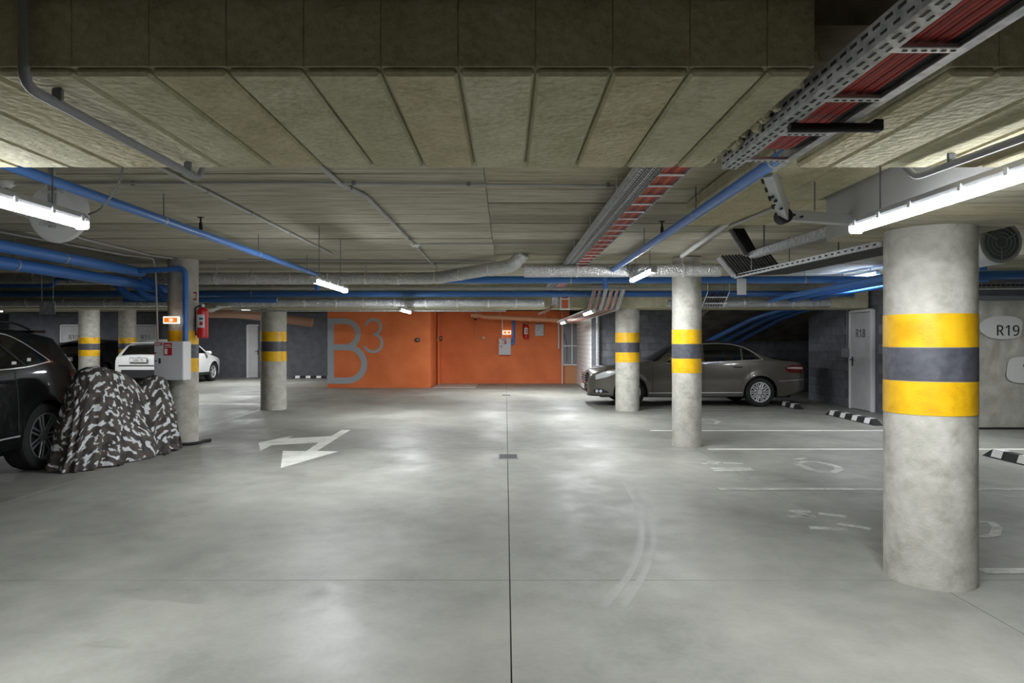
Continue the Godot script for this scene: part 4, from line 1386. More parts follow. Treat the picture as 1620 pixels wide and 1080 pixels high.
func build_left_column_fittings():
	hose_cabinet("grey steel hose cabinet with red labels mounted on the left slim column", V(-4.535, 1.19, 9.30), Vector3(0.40, 0.525, 0.22))
	exit_sign("lit orange exit sign above the hose cabinet on the column", V(-4.60, 1.745, 9.40), 0.215, 0.10)
	extinguisher("red fire extinguisher hanging on the side of the left slim column", V(-4.27, 1.50, 9.62), 0.48, 0.075)
	var t = thing("fire_sign", "small red fire sign above the extinguisher on the column", "sign", V(-4.385, 2.09, 9.62))
	box("plate", Vector3.ZERO, Vector3(0.06, 0.12, 0.012), M.sign_red, t, 0.002)
	box("pictogram", Vector3(0.004, 0, 0.007), Vector3(0.035, 0.07, 0.003), M.white_plastic, t)
	t = thing("rubber_hose", "black rubber hose lying round the foot of the left slim column", "hose")
	var ring = []
	for k in 15:
		var a = deg_to_rad(lerpf(200, 380, k / 14.0))
		ring.append(V(-4.56 + 0.235 * cos(a), 0.022, 9.7 + 0.235 * sin(a)))
	ring.append(V(-4.28, 0.022, 9.9))
	pipe("run", ring, 0.022, M.rubber, t, 0.0, 10)

# ------------------------------------------------------------------ cars
func interp(a, x):
	if x <= a[0][0]:
		return a[0][1]
	for i in a.size() - 1:
		if x <= a[i + 1][0]:
			var t = (x - a[i][0]) / (a[i + 1][0] - a[i][0])
			# monotone smoothing with neighbouring slopes
			var h = a[i + 1][0] - a[i][0]
			var m0 = slope(a, i) * h
			var m1 = slope(a, i + 1) * h
			var t2 = t * t
			var t3 = t2 * t
			return (2 * t3 - 3 * t2 + 1) * a[i][1] + (t3 - 2 * t2 + t) * m0 + (-2 * t3 + 3 * t2) * a[i + 1][1] + (t3 - t2) * m1
	return a[-1][1]

func slope(a, i):
	if i == 0 or i == a.size() - 1:
		var k = mini(i, a.size() - 2)
		return (a[k + 1][1] - a[k][1]) / (a[k + 1][0] - a[k][0])
	var s0 = (a[i][1] - a[i - 1][1]) / (a[i][0] - a[i - 1][0])
	var s1 = (a[i + 1][1] - a[i][1]) / (a[i + 1][0] - a[i][0])
	if s0 * s1 <= 0:
		return 0.0
	return 2.0 * s0 * s1 / (s0 + s1)

func car_low(c, u):
	var y = c.sill
	if u < 0.5:
		y = lerpf(c.sill + 0.0, c.sill, u / 0.5)
	if u > c.L - 0.5:
		y = lerpf(c.sill, c.sill + c.tail_lift, (u - c.L + 0.5) / 0.5)
	for w in [c.wf, c.wr]:
		var dx = u - w
		if absf(dx) < c.arch:
			y = maxf(y, c.wheel_r + sqrt(c.arch * c.arch - dx * dx) * 0.98)
	return y

func car_hw(c, u, y):            # half width of the body at length u and height y
	var pl = interp(c.plan, u)
	var belt = interp(c.belt, u)
	var yy = minf(y, belt)
	var v = 1.0 - 0.055 * pow(maxf(0.0, (0.62 - yy) / 0.45), 2.0) - 0.05 * pow(maxf(0.0, (yy - 0.66) / 0.5), 2.0)
	# flared lips round the wheels and a crease under the belt
	var flare = 0.0
	for w in [c.wf, c.wr]:
		var dd = sqrt((u - w) * (u - w) + (yy - c.wheel_r) * (yy - c.wheel_r))
		flare += 0.018 * exp(-pow((dd - c.arch) / 0.07, 2.0))
	var hw = c.W * pl * v + flare
	if y > belt:
		hw -= (y - belt) * c.tumble
	return hw

func car_top(c, u, s):           # point on the upper surface, s from -1 to 1 across
	var top = interp(c.top, u)
	var crown = interp(c.crown, u)
	var edge = top - crown
	var w = car_hw(c, u, edge) - 0.01
	return Vector3(u, edge + crown * (1.0 - pow(absf(s), 2.6)), w * s)

func car_ring(c, u):
	var out = []
	var low = car_low(c, u)
	var top = interp(c.top, u)
	var crown = interp(c.crown, u)
	var edge = maxf(top - crown, low + 0.05)
	var sh = clampf(interp(c.belt, u), low + 0.02, edge - 0.01)
	for k in 12:
		var y = lerpf(low, sh, k / 12.0)
		out.append(Vector3(u, y, car_hw(c, u, y)))
	for k in 8:
		var y = lerpf(sh, edge, k / 8.0)
		out.append(Vector3(u, y, car_hw(c, u, y)))
	for k in 9:
		var s = 1.0 - k / 8.0
		var q = car_top(c, u, s)
		out.append(Vector3(u, maxf(q.y, edge), q.z))
	return out

func car_patch(c, u0, u1, lo, hi, m, t, called, side, lift = 0.005, label = "", rows = 4):
	var st = mb()
	var n = maxi(2, int(absf(u1 - u0) / 0.05))
	var g = []
	for i in n + 1:
		var u = lerpf(u0, u1, float(i) / n)
		var a = interp(lo, u)
		var b = maxf(interp(hi, u), a + 0.0005)
		var col = []
		for k in rows + 1:
			var y = lerpf(a, b, float(k) / rows)
			col.append(Vector3(u, y, (car_hw(c, u, y) + lift) * side))
		g.append(col)
	for i in n:
		for k in rows:
			quad_out(st, g[i][k], g[i + 1][k], g[i + 1][k + 1], g[i][k + 1], Vector3(g[i][k].x, g[i][k].y - 0.05, 0))
	return obj(called, st, m, t, Vector3.ZERO, label)

func car_sheet(c, u0, u1, s0, s1, m, t, called, lift = 0.006, label = ""):
	var st = mb()
	var nu = maxi(3, int((u1 - u0) / 0.06))
	var ns = 12
	var off = Vector3(0, lift, 0)
	for i in nu:
		for k in ns:
			var a = lerpf(u0, u1, float(i) / nu)
			var b = lerpf(u0, u1, float(i + 1) / nu)
			var p = lerpf(s0, s1, float(k) / ns)
			var q = lerpf(s0, s1, float(k + 1) / ns)
			quad_out(st, car_top(c, a, p) + off, car_top(c, b, p) + off, car_top(c, b, q) + off, car_top(c, a, q) + off, Vector3((a + b) / 2, 0.3, 0))
	return obj(called, st, m, t, Vector3.ZERO, label)

func wheel(t, c, u, side, spokes, double_spokes):
	var wt = Node3D.new()
	wt.name = "wheel"
	t.add_child(wt, true)
	var tw = c.tyre_w
	wt.position = Vector3(u, c.wheel_r, side * (c.W - tw / 2 - 0.02))
	var bs = Basis(Vector3.RIGHT, PI / 2 * side)
	var r = c.wheel_r
	var rr = c.rim_r
	var st = mb()
	lathe(st, [[rr, -tw / 2], [r - 0.03, -tw / 2], [r - 0.008, -tw / 2 + 0.02], [r, -tw / 2 + 0.05], [r, tw / 2 - 0.05], [r - 0.008, tw / 2 - 0.02], [r - 0.03, tw / 2], [rr + 0.01, tw / 2], [rr, tw / 2 - 0.012]], Vector3.ZERO, 48, bs)
	obj("tyre", st, M.tyre, wt)
	st = mb()
	for k in 3:
		lathe(st, [[r - 0.006, -tw * 0.26 + k * tw * 0.26 - 0.006], [r + 0.0012, -tw * 0.26 + k * tw * 0.26 - 0.005], [r + 0.0012, -tw * 0.26 + k * tw * 0.26 + 0.005], [r - 0.006, -tw * 0.26 + k * tw * 0.26 + 0.006]], Vector3.ZERO, 48, bs)
	obj("tread_groove", st, M.black, wt)
	st = mb()
	lathe(st, [[rr + 0.004, tw / 2 - 0.004], [rr - 0.012, tw / 2 - 0.004], [rr - 0.022, tw / 2 - 0.03], [rr - 0.03, -tw / 2 + 0.02]], Vector3.ZERO, 48, bs)
	for k in spokes:
		var a0 = TAU * k / spokes
		for q in ([-1, 1] if double_spokes else [0]):
			var a = a0 + q * 0.11
			var inner = Vector3(cos(a0) * rr * 0.16, 0, sin(a0) * rr * 0.16)
			var outer = Vector3(cos(a) * (rr - 0.01), 0, sin(a) * (rr - 0.01))
			inner += Vector3(-sin(a0), 0, cos(a0)) * q * 0.02
			var dir = (outer - inner).normalized()
			var mid = (inner + outer) / 2 + Vector3(0, tw / 2 - 0.032, 0)
			var sb = Basis(dir, Vector3.UP, dir.cross(Vector3.UP))
			bx(st, bs * mid, Vector3((outer - inner).length(), 0.024, c.get("spoke_w", 0.026) if double_spokes else 0.045), 0.005, bs * sb)
	lathe(st, [[0.0, tw / 2 - 0.018], [rr * 0.19, tw / 2 - 0.02], [rr * 0.22, tw / 2 - 0.05]], Vector3.ZERO, 20, bs)
	obj("rim", st, c.get("rim_mat", M.alloy), wt, Vector3.ZERO, "silver spoked alloy rim")
	st = mb()
	lathe(st, [[rr - 0.02, tw / 2 - 0.075], [0.0, tw / 2 - 0.08]], Vector3.ZERO, 30, bs)
	obj("brake_disc", st, M.dark, wt)

func car_body(c, t, paint):
	var us = []
	var u = 0.0
	while u < c.L:
		us.append(u)
		var near_arch = absf(absf(u - c.wf) - c.arch) < 0.08 or absf(absf(u - c.wr) - c.arch) < 0.08
		u += 0.012 if near_arch else (0.02 if (u < 0.3 or u > c.L - 0.3) else 0.045)
	us.append(c.L)
	var st = mb()
	var rings = []
	for q in us:
		rings.append(car_ring(c, q))
	for i in rings.size() - 1:
		for k in rings[i].size() - 1:
			for s in [1.0, -1.0]:
				var f = Vector3(1, 1, s)
				quad_out(st, rings[i][k] * f, rings[i + 1][k] * f, rings[i + 1][k + 1] * f, rings[i][k + 1] * f, Vector3(us[i], 0.45, 0))
	for e in [0, rings.size() - 1]:
		st.set_smooth_group(3)
		var ctr = Vector3(us[e], 0.6, 0)
		var out_c = Vector3(c.L / 2, 0.6, 0)
		for k in rings[e].size() - 1:
			for s in [1.0, -1.0]:
				var f = Vector3(1, 1, s)
				tri_out(st, ctr, rings[e][k] * f, rings[e][k + 1] * f, out_c)
		tri_out(st, ctr, rings[e][0], rings[e][0] * Vector3(1, 1, -1), out_c)
	obj("body", st, paint, t)
	box("underbody", Vector3(c.L / 2, 0.42, 0), Vector3(c.L - 0.5, 0.46, 2 * (c.W - 0.28)), M.black, t, 0.05)
	for w in [c.wf, c.wr]:
		for s in [-1, 1]:
			wheel(t, c, w, s, c.spokes, c.double)

func build_cars():
	# brown-grey sedan, nose to the lane
	var c = {"L": 4.87, "W": 0.927, "sill": 0.23, "tail_lift": 0.16, "wf": 0.92, "wr": 3.80, "wheel_r": 0.325, "arch": 0.375, "rim_r": 0.222, "tyre_w": 0.235, "tumble": 0.36, "spokes": 10, "double": true,
		"top": [[0.0, 0.58], [0.05, 0.74], [0.14, 0.81], [0.5, 0.90], [1.0, 0.965], [1.4, 1.005], [1.62, 1.10], [2.05, 1.34], [2.35, 1.44], [2.75, 1.475], [3.1, 1.465], [3.45, 1.40], [3.85, 1.22], [4.12, 1.105], [4.35, 1.075], [4.7, 1.04], [4.80, 0.96], [4.85, 0.78], [4.87, 0.6]],
		"crown": [[0.0, 0.08], [0.3, 0.07], [1.3, 0.06], [1.7, 0.05], [2.2, 0.07], [3.2, 0.07], [3.9, 0.05], [4.3, 0.05], [4.87, 0.06]],
		"belt": [[0.0, 0.62], [0.3, 0.72], [1.0, 0.86], [1.5, 0.945], [3.0, 1.0], [4.0, 1.02], [4.6, 0.97], [4.87, 0.8]],
		"plan": [[0.0, 0.60], [0.06, 0.74], [0.2, 0.87], [0.5, 0.955], [0.95, 0.99], [1.6, 1.0], [3.6, 1.0], [4.3, 0.97], [4.65, 0.91], [4.81, 0.82], [4.87, 0.74]]}
	var t = thing("parked_sedan", "grey-brown sedan parked nose to the lane behind two striped columns", "car", V(1.85, 0, 16.05))
	car_body(c, t, M.paint_sedan)
	for s in [1.0, -1.0]:
		car_patch(c, 1.72, 2.52, [[1.72, 0.985], [2.52, 1.0]], [[1.72, 0.99], [1.9, 1.12], [2.15, 1.275], [2.35, 1.345], [2.52, 1.375]], M.glass, t, "side_window", s)
		car_patch(c, 2.56, 3.38, [[2.56, 1.0], [3.38, 1.035]], [[2.56, 1.38], [2.9, 1.39], [3.2, 1.365], [3.38, 1.325]], M.glass, t, "side_window", s)
		car_patch(c, 3.42, 3.80, [[3.42, 1.037], [3.80, 1.055]], [[3.42, 1.31], [3.6, 1.22], [3.80, 1.06]], M.glass, t, "side_window", s)
		car_patch(c, 1.70, 3.86, [[1.7, 0.965], [2.5, 0.98], [3.86, 1.04]], [[1.7, 0.975], [2.5, 0.992], [3.86, 1.052]], M.chrome, t, "window_trim", s, 0.008, "thin chrome trim")
		car_patch(c, 1.74, 3.86, [[1.74, 1.01], [1.9, 1.135], [2.15, 1.29], [2.35, 1.36], [2.6, 1.392], [2.9, 1.402], [3.2, 1.378], [3.42, 1.327], [3.6, 1.24], [3.86, 1.045]], [[1.74, 1.02], [1.9, 1.149], [2.15, 1.303], [2.35, 1.373], [2.6, 1.404], [2.9, 1.414], [3.2, 1.391], [3.42, 1.342], [3.6, 1.257], [3.86, 1.06]], M.chrome, t, "window_trim", s, 0.008, "thin chrome trim")
		for u in [1.40, 2.54, 3.55]:
			car_patch(c, u, u + 0.009, [[u, 0.30], [u + 0.01, 0.30]], [[u, 0.955], [u + 0.01, 0.955]], M.black, t, "door_seam", s, 0.002, "", 10)
		car_patch(c, 1.32, 3.40, [[1.32, 0.30], [3.40, 0.31]], [[1.32, 0.318], [3.40, 0.328]], M.chrome, t, "sill_trim", s, 0.006, "bright sill strip")
		car_patch(c, 1.42, 3.38, [[1.42, 0.47], [3.38, 0.485]], [[1.42, 0.48], [3.38, 0.495]], M.paint_sedan, t, "door_moulding", s, 0.012)
		for u in [2.30, 3.30]:
			box("door_handle", Vector3(u, 0.885, s * (car_hw(c, u, 0.885) + 0.02)), Vector3(0.2, 0.028, 0.03), M.paint_sedan, t, 0.01)
		car_patch(c, 0.16, 0.62, [[0.16, 0.60], [0.4, 0.66], [0.62, 0.76]], [[0.16, 0.70], [0.4, 0.79], [0.62, 0.80]], M.headlight, t, "headlight", s, 0.004, "clear faceted headlight")
		car_patch(c, 0.12, 0.44, [[0.12, 0.30], [0.44, 0.31]], [[0.12, 0.38], [0.25, 0.40], [0.44, 0.33]], M.black, t, "fog_lamp_recess", s, 0.003)
		for q in [0.19, 0.27]:
			var st0 = mb()
			lathe(st0, [[0.0, 0.012], [0.03, 0.01], [0.036, 0.0]], Vector3(q, 0.345, s * (car_hw(c, q, 0.345) + 0.004)), 16, Basis(Vector3.RIGHT, PI / 2 * s))
			obj("fog_lamp", st0, M.headlight, t)
		car_patch(c, 4.36, 4.80, [[4.36, 0.845], [4.45, 0.76], [4.80, 0.74]], [[4.36, 0.86], [4.55, 0.93], [4.80, 0.92]], M.tail, t, "tail_light", s, 0.004, "dark red tail light")
		car_patch(c, 4.40, 4.80, [[4.40, 0.85], [4.80, 0.83]], [[4.40, 0.87], [4.55, 0.885], [4.80, 0.875]], M.tail_clear, t, "reversing_lamp", s, 0.007)
		car_patch(c, 4.2, 4.86, [[4.2, 0.565], [4.86, 0.60]], [[4.2, 0.572], [4.86, 0.612]], M.chrome, t, "bumper_trim", s, 0.006)
		var mr = mb()
		bx(mr, Vector3(1.86, 1.02, s * 1.0), Vector3(0.16, 0.13, 0.2), 0.045)
		obj("wing_mirror", mr, M.paint_sedan, t)
	car_sheet(c, 1.48, 2.22, -0.9, 0.9, M.glass, t, "windscreen")
	car_sheet(c, 3.42, 4.06, -0.85, 0.85, M.glass, t, "rear_window")
	box("grille", Vector3(0.015, 0.62, 0), Vector3(0.08, 0.24, 0.86), M.black, t, 0.02)
	for k in 4:
		box("grille_slat", Vector3(-0.03, 0.535 + k * 0.055, 0), Vector3(0.03, 0.016, 0.84), M.chrome, t, 0.004)
	box("grille_frame", Vector3(-0.02, 0.745, 0), Vector3(0.04, 0.02, 0.84), M.chrome, t, 0.006)
	box("lower_intake", Vector3(0.02, 0.36, 0), Vector3(0.08, 0.12, 1.0), M.black, t, 0.02)
	box("number_plate", Vector3(-0.035, 0.42, 0), Vector3(0.012, 0.11, 0.52), M.white_plastic, t, 0.003)
	car_patch(c, 0.03, 0.55, [[0.03, 0.235], [0.55, 0.235]], [[0.03, 0.262], [0.55, 0.255]], M.black, t, "front_lip", 1.0, 0.012)

	# big black car, tail away from the camera
	var b = {"L": 4.85, "W": 0.955, "sill": 0.30, "tail_lift": 0.16, "wf": 0.95, "wr": 3.98, "wheel_r": 0.375, "arch": 0.42, "rim_r": 0.262, "tyre_w": 0.275, "tumble": 0.40, "spokes": 7, "double": true, "spoke_w": 0.02, "rim_mat": M.alloy_dark,
		"top": [[0.0, 0.68], [0.08, 0.92], [0.4, 1.02], [1.2, 1.12], [1.5, 1.15], [2.2, 1.52], [2.6, 1.62], [3.2, 1.655], [3.8, 1.635], [4.2, 1.58], [4.36, 1.545], [4.42, 1.46], [4.58, 1.24], [4.70, 1.08], [4.76, 0.96], [4.82, 0.75], [4.85, 0.62]],
		"crown": [[0.0, 0.08], [1.5, 0.06], [2.3, 0.08], [4.2, 0.07], [4.6, 0.05], [4.85, 0.05]],
		"belt": [[0.0, 0.8], [0.5, 0.95], [1.5, 1.10], [3.0, 1.13], [4.0, 1.20], [4.5, 1.15], [4.85, 0.9]],
		"plan": [[0.0, 0.66], [0.1, 0.82], [0.4, 0.95], [0.95, 1.0], [4.0, 1.0], [4.45, 0.97], [4.7, 0.91], [4.8, 0.85], [4.85, 0.78]]}
	t = thing("parked_suv", "black sport utility car parked at left behind the covered motorbike", "car", V(-6.16, 0, 3.79))
	t.rotation.y = PI / 2
	car_body(b, t, M.paint_black)
	for s in [1.0, -1.0]:
		car_patch(b, 1.75, 2.62, [[1.75, 1.13], [2.62, 1.145]], [[1.75, 1.14], [2.1, 1.36], [2.4, 1.50], [2.62, 1.53]], M.glass, t, "side_window", s)
		car_patch(b, 2.68, 3.62, [[2.68, 1.15], [3.62, 1.175]], [[2.68, 1.535], [3.1, 1.545], [3.30, 1.53], [3.45, 1.38], [3.62, 1.18]], M.glass, t, "side_window", s)
		car_patch(b, 3.40, 4.04, [[3.40, 1.52], [3.52, 1.36], [3.70, 1.18], [4.04, 1.225]], [[3.40, 1.53], [3.55, 1.51], [3.75, 1.43], [3.9, 1.34], [4.04, 1.235]], M.glass, t, "quarter_window", s)
		car_patch(b, 3.33, 3.68, [[3.33, 1.505], [3.48, 1.34], [3.68, 1.165]], [[3.33, 1.545], [3.48, 1.40], [3.68, 1.20]], M.black, t, "window_divider", s, 0.009)
		car_patch(b, 1.75, 4.10, [[1.75, 1.115], [3.6, 1.16], [4.10, 1.215]], [[1.75, 1.125], [3.6, 1.172], [4.10, 1.228]], M.chrome, t, "window_trim", s, 0.008, "thin chrome trim")
		car_patch(b, 3.3, 4.10, [[3.3, 1.545], [3.55, 1.52], [3.75, 1.442], [3.9, 1.352], [4.10, 1.215]], [[3.3, 1.557], [3.55, 1.534], [3.75, 1.457], [3.9, 1.368], [4.10, 1.232]], M.chrome, t, "window_trim", s, 0.008, "thin chrome trim")
		car_patch(b, 1.40, 3.52, [[1.4, 0.40], [3.52, 0.43]], [[1.4, 0.412], [3.52, 0.445]], M.chrome, t, "sill_trim", s, 0.006)
		car_patch(b, 3.50, 3.512, [[3.5, 0.5], [3.52, 0.5]], [[3.5, 1.14], [3.52, 1.14]], M.dark, t, "door_seam", s, 0.002, "", 10)
		box("door_handle", Vector3(3.34, 1.03, s * (car_hw(b, 3.34, 1.03) + 0.02)), Vector3(0.22, 0.03, 0.03), M.paint_black, t, 0.01)
		car_patch(b, 4.45, 4.80, [[4.45, 0.94], [4.8, 0.86]], [[4.45, 1.06], [4.6, 1.08], [4.8, 0.97]], M.tail, t, "tail_light", s, 0.005)
		pipe("roof_rail", [Vector3(2.2, 1.56, s * 0.62), Vector3(2.5, 1.64, s * 0.63), Vector3(3.2, 1.68, s * 0.64), Vector3(3.9, 1.66, s * 0.63), Vector3(4.15, 1.59, s * 0.62)], 0.014, M.black, t, 0.1, 8)
	car_sheet(b, 4.40, 4.68, -0.8, 0.8, M.glass, t, "rear_window")
	car_sheet(b, 1.55, 2.3, -0.88, 0.88, M.glass, t, "windscreen")
	box("rear_spoiler", Vector3(4.36, 1.565, 0), Vector3(0.22, 0.03, 1.2), M.paint_black, t, 0.01)
	box("inside_sticker", Vector3(3.52, 1.215, car_hw(b, 3.5, 1.215) + 0.008), Vector3(0.07, 0.04, 0.003), M.white_plastic, t)
	box("inside_sticker", Vector3(3.76, 1.245, car_hw(b, 3.76, 1.245) + 0.008), Vector3(0.06, 0.045, 0.003), M.white_plastic, t)

	# white hatchback, tail to the camera
	var h = {"L": 4.36, "W": 0.86, "sill": 0.26, "tail_lift": 0.1, "wf": 0.92, "wr": 3.50, "wheel_r": 0.345, "arch": 0.40, "rim_r": 0.225, "tyre_w": 0.22, "tumble": 0.42, "spokes": 5, "double": false,
		"top": [[0.0, 0.58], [0.08, 0.78], [0.5, 0.92], [1.0, 1.0], [1.2, 1.06], [1.8, 1.40], [2.3, 1.53], [2.9, 1.53], [3.4, 1.46], [3.75, 1.375], [3.85, 1.30], [4.05, 1.12], [4.18, 1.03], [4.27, 1.0], [4.32, 0.85], [4.36, 0.6]],
		"crown": [[0.0, 0.08], [1.3, 0.06], [2.2, 0.07], [3.8, 0.06], [4.36, 0.05]],
		"belt": [[0.0, 0.68], [0.5, 0.82], [1.3, 0.97], [2.5, 1.03], [3.4, 1.12], [3.9, 1.08], [4.36, 0.85]],
		"plan": [[0.0, 0.66], [0.1, 0.82], [0.4, 0.95], [0.9, 1.0], [3.6, 1.0], [4.0, 0.97], [4.25, 0.93], [4.36, 0.88]]}
	t = thing("parked_hatchback", "white hatchback seen from behind beside the hose cabinet column", "car", V(-11.55, 0, 26.0))
	t.rotation.y = -PI / 2 - 0.02
	hatch(h, t, M.paint_white)
	text("plate_text", "LGK 70", 0.075, M.black, t, Vector3(4.395, 0.86, 0), PI / 2)
	t = thing("parked_hatchback", "black car parked behind the far striped columns", "car", V(-14.75, 0, 27.2))
	t.rotation.y = -PI / 2
	hatch(h, t, M.paint_black)

func hatch(h, t, paint):
	car_body(h, t, paint)
	for s in [1.0, -1.0]:
		car_patch(h, 1.45, 2.35, [[1.45, 1.02], [2.35, 1.05]], [[1.45, 1.03], [1.8, 1.26], [2.1, 1.40], [2.35, 1.43]], M.glass, t, "side_window", s)
		car_patch(h, 2.40, 3.30, [[2.40, 1.05], [3.30, 1.18]], [[2.40, 1.435], [2.8, 1.43], [3.1, 1.36], [3.30, 1.19]], M.glass, t, "side_window", s)
		car_patch(h, 3.88, 4.33, [[3.88, 0.98], [4.1, 0.90], [4.33, 0.86]], [[3.88, 1.0], [4.1, 1.0], [4.33, 0.94]], M.tail, t, "tail_light", s, 0.006)
		var mr = mb()
		bx(mr, Vector3(1.55, 1.05, s * 0.95), Vector3(0.15, 0.13, 0.2), 0.04)
		obj("wing_mirror", mr, paint, t)
		car_patch(h, 1.3, 3.1, [[1.3, 0.26], [3.1, 0.26]], [[1.3, 0.36], [3.1, 0.38]], M.dark, t, "sill_cladding", s, 0.008)
	car_sheet(h, 3.80, 4.17, -0.85, 0.85, M.glass, t, "rear_window")
	car_sheet(h, 1.25, 2.0, -0.88, 0.88, M.glass, t, "windscreen")
	box("rear_spoiler", Vector3(3.78, 1.40, 0), Vector3(0.16, 0.03, 1.1), paint, t, 0.01)
	box("number_plate", Vector3(4.385, 0.86, 0), Vector3(0.014, 0.13, 0.54), M.white_plastic, t, 0.003)
	box("plate_frame", Vector3(4.378, 0.86, 0), Vector3(0.014, 0.16, 0.57), M.dark, t, 0.003)
	box("bumper_grille", Vector3(4.35, 0.42, 0), Vector3(0.05, 0.28, 1.15), M.dark, t, 0.03)
	box("bumper_slot", Vector3(4.355, 0.685, 0), Vector3(0.03, 0.03, 1.3), M.dark, t, 0.008)
	var st = mb()
	var ring = []
	for k in 17:
		ring.append(Vector3(4.37, 0.985 + 0.035 * sin(TAU * k / 16), 0.05 * cos(TAU * k / 16)))
	tube(st, ring, 0.007, 6, false)
	obj("tail_badge", st, M.chrome, t)

# ------------------------------------------------------------------ covered motorbike
func build_motorbike():
	var A = Vector2(-4.93, 7.62)
	var B = Vector2(-4.50, 9.20)
	var axis = (B - A).normalized()
	var side = Vector2(axis.y, -axis.x)     # towards +X
	var L = (B - A).length()
	var hp = [[0.0, 0.80], [0.05, 0.98], [0.12, 1.12], [0.22, 1.155], [0.35, 1.12], [0.5, 1.06], [0.6, 0.97], [0.67, 0.885], [0.74, 0.955], [0.82, 1.01], [0.9, 0.985], [0.96, 0.90], [1.0, 0.80]]
	var wt = [[0.0, 0.10], [0.15, 0.20], [0.35, 0.15], [0.55, 0.10], [0.68, 0.07], [0.8, 0.14], [1.0, 0.12]]
	var wb = [[0.0, 0.26], [0.3, 0.30], [0.6, 0.25], [0.8, 0.22], [1.0, 0.16]]
	var n1 = FastNoiseLite.new()
	n1.seed = 41
	n1.frequency = 1.0
	var NU = 150
	var NV = 46
	var st = mb()
	st.set_smooth_group(0)
	var grid = []
	var uvs = []
	# closed loop of (t, lateral sign) round the bike: down one side, round the end, back
	var loop = []
	for i in NU:
		loop.append(TAU * i / NU)
	for i in NU + 1:
		var a = TAU * (i % NU) / NU
		var ca = cos(a)
		var sa = sin(a)
		var tt = 0.5 - 0.5 * signf(ca) * pow(absf(ca), 0.55)          # 0..1 along the bike
		var sg = signf(sa) * pow(absf(sa), 0.55)
		var row = []
		var urow = []
		for j in NV + 1:
			var v = float(j) / NV
			var t_in = clampf(tt, 0.0, 1.0)
			var ridge_t = lerpf(0.03, 0.97, t_in)
			var h = interp(hp, ridge_t)
			var w_top = interp(wt, ridge_t) * sg
			var w_bot = interp(wb, t_in) * sg
			# along the bike the hem reaches a little past the ends
			var pos_top = A + axis * (L * lerpf(0.06, 0.94, t_in))
			var pos_bot = A + axis * (L * lerpf(-0.06, 1.04, t_in))
			var crown = minf(v / 0.16, 1.0)
			var down = maxf(0.0, (v - 0.16) / 0.84)
			var k = pow(down, 0.8)
			var lat = lerpf(w_top * sin(crown * PI / 2), w_bot, k) if v > 0.16 else w_top * sin(crown * PI / 2)
			var y = h - 0.09 * (1.0 - cos(crown * PI / 2)) if v <= 0.16 else lerpf(h - 0.09, 0.012, down)
			var p2 = pos_top.lerp(pos_bot, k)
			if v <= 0.16:
				p2 = (A + axis * (L * lerpf(0.06, 0.94, 0.5 + (t_in - 0.5)))).lerp(pos_top, crown)
			p2 += side * lat
			# folds that hang from the two high points
			var fold = 0.038 * down * sin(a * 17.0 + 2.6 * n1.get_noise_2d(a * 1.4, v * 1.2) + v * 5.0) + 0.03 * minf(1.0, v * 3.0) * n1.get_noise_2d(a * 3.2 + 9.0, v * 3.0)
			fold += 0.035 * exp(-pow((tt - 0.45 - down * 0.4) / 0.06, 2.0)) * sin(down * PI) * -1.0
			var nrm = side * sg + axis * (tt - 0.5) * 1.2
			p2 += nrm.normalized() * fold
			row.append(Vector3(p2.x, maxf(y + 0.012 * n1.get_noise_2d(a * 5.0, v * 6.0 + 30.0) * (1.0 - down), 0.008), -p2.y))
			urow.append(Vector2(a / TAU * 2.0, v * 0.62))
		grid.append(row)
		uvs.append(urow)
	# cloth coordinates by true length, 2.6 m to the tile
	var run_u = 0.0
	for i in NU + 1:
		if i > 0:
			run_u += (grid[i][28] - grid[i - 1][28]).length()
		var run_v = 0.0
		for j in NV + 1:
			if j > 0:
				run_v += (grid[i][j] - grid[i][j - 1]).length()
			uvs[i][j] = Vector2(run_u / 2.6, run_v / 2.6)
	for i in NU:
		for j in NV:
			var q = [[i, j], [i + 1, j], [i + 1, j + 1], [i, j + 1]]
			for tr in [[0, 1, 2], [0, 2, 3]]:
				var pa = grid[q[tr[0]][0]][q[tr[0]][1]]
				var pb = grid[q[tr[1]][0]][q[tr[1]][1]]
				var pc = grid[q[tr[2]][0]][q[tr[2]][1]]
				var tp = q[tr[0]]
				var order = [tr[0], tr[1], tr[2]]
				var inner = Vector3(A.x + axis.x * L * 0.5, 0.4, -(A.y + axis.y * L * 0.5))
				var tm = ((pa - Vector3(A.x, 0, -A.y)).dot(Vector3(axis.x, 0, -axis.y)))
				inner = Vector3(A.x + axis.x * clampf(tm, 0.2, L - 0.2), 0.4, -(A.y + axis.y * clampf(tm, 0.2, L - 0.2)))
				if (pb - pa).cross(pc - pa).dot((pa + pb + pc) / 3.0 - inner) > 0:
					order = [tr[0], tr[2], tr[1]]
				for o in order:
					st.set_uv(uvs[q[o][0]][q[o][1]])
					st.add_vertex(grid[q[o][0]][q[o][1]])
	var t = thing("covered_motorbike", "motorbike under a grey and brown camouflage cover leaning by the left slim column", "motorbike")
	obj("camouflage_cover", st, M.camo, t, Vector3.ZERO, "camouflage fabric cover")
	for q in [[0.28, 0.3], [0.75, 0.25]]:
		var p = A + axis * (L * q[0]) + side * (q[1] + 0.02)
		var s2 = mb()
		tube(s2, [Vector3(p.x, 0.012, -p.y - 0.05), Vector3(p.x + 0.02, 0.03, -p.y), Vector3(p.x + 0.01, 0.012, -p.y + 0.06)], 0.012, 8)
		obj("hem_strap", s2, M.rubber, t, Vector3.ZERO, "black hem strap")
	var pw = A + axis * (L * 0.98) + side * 0.12
	var s3 = mb()
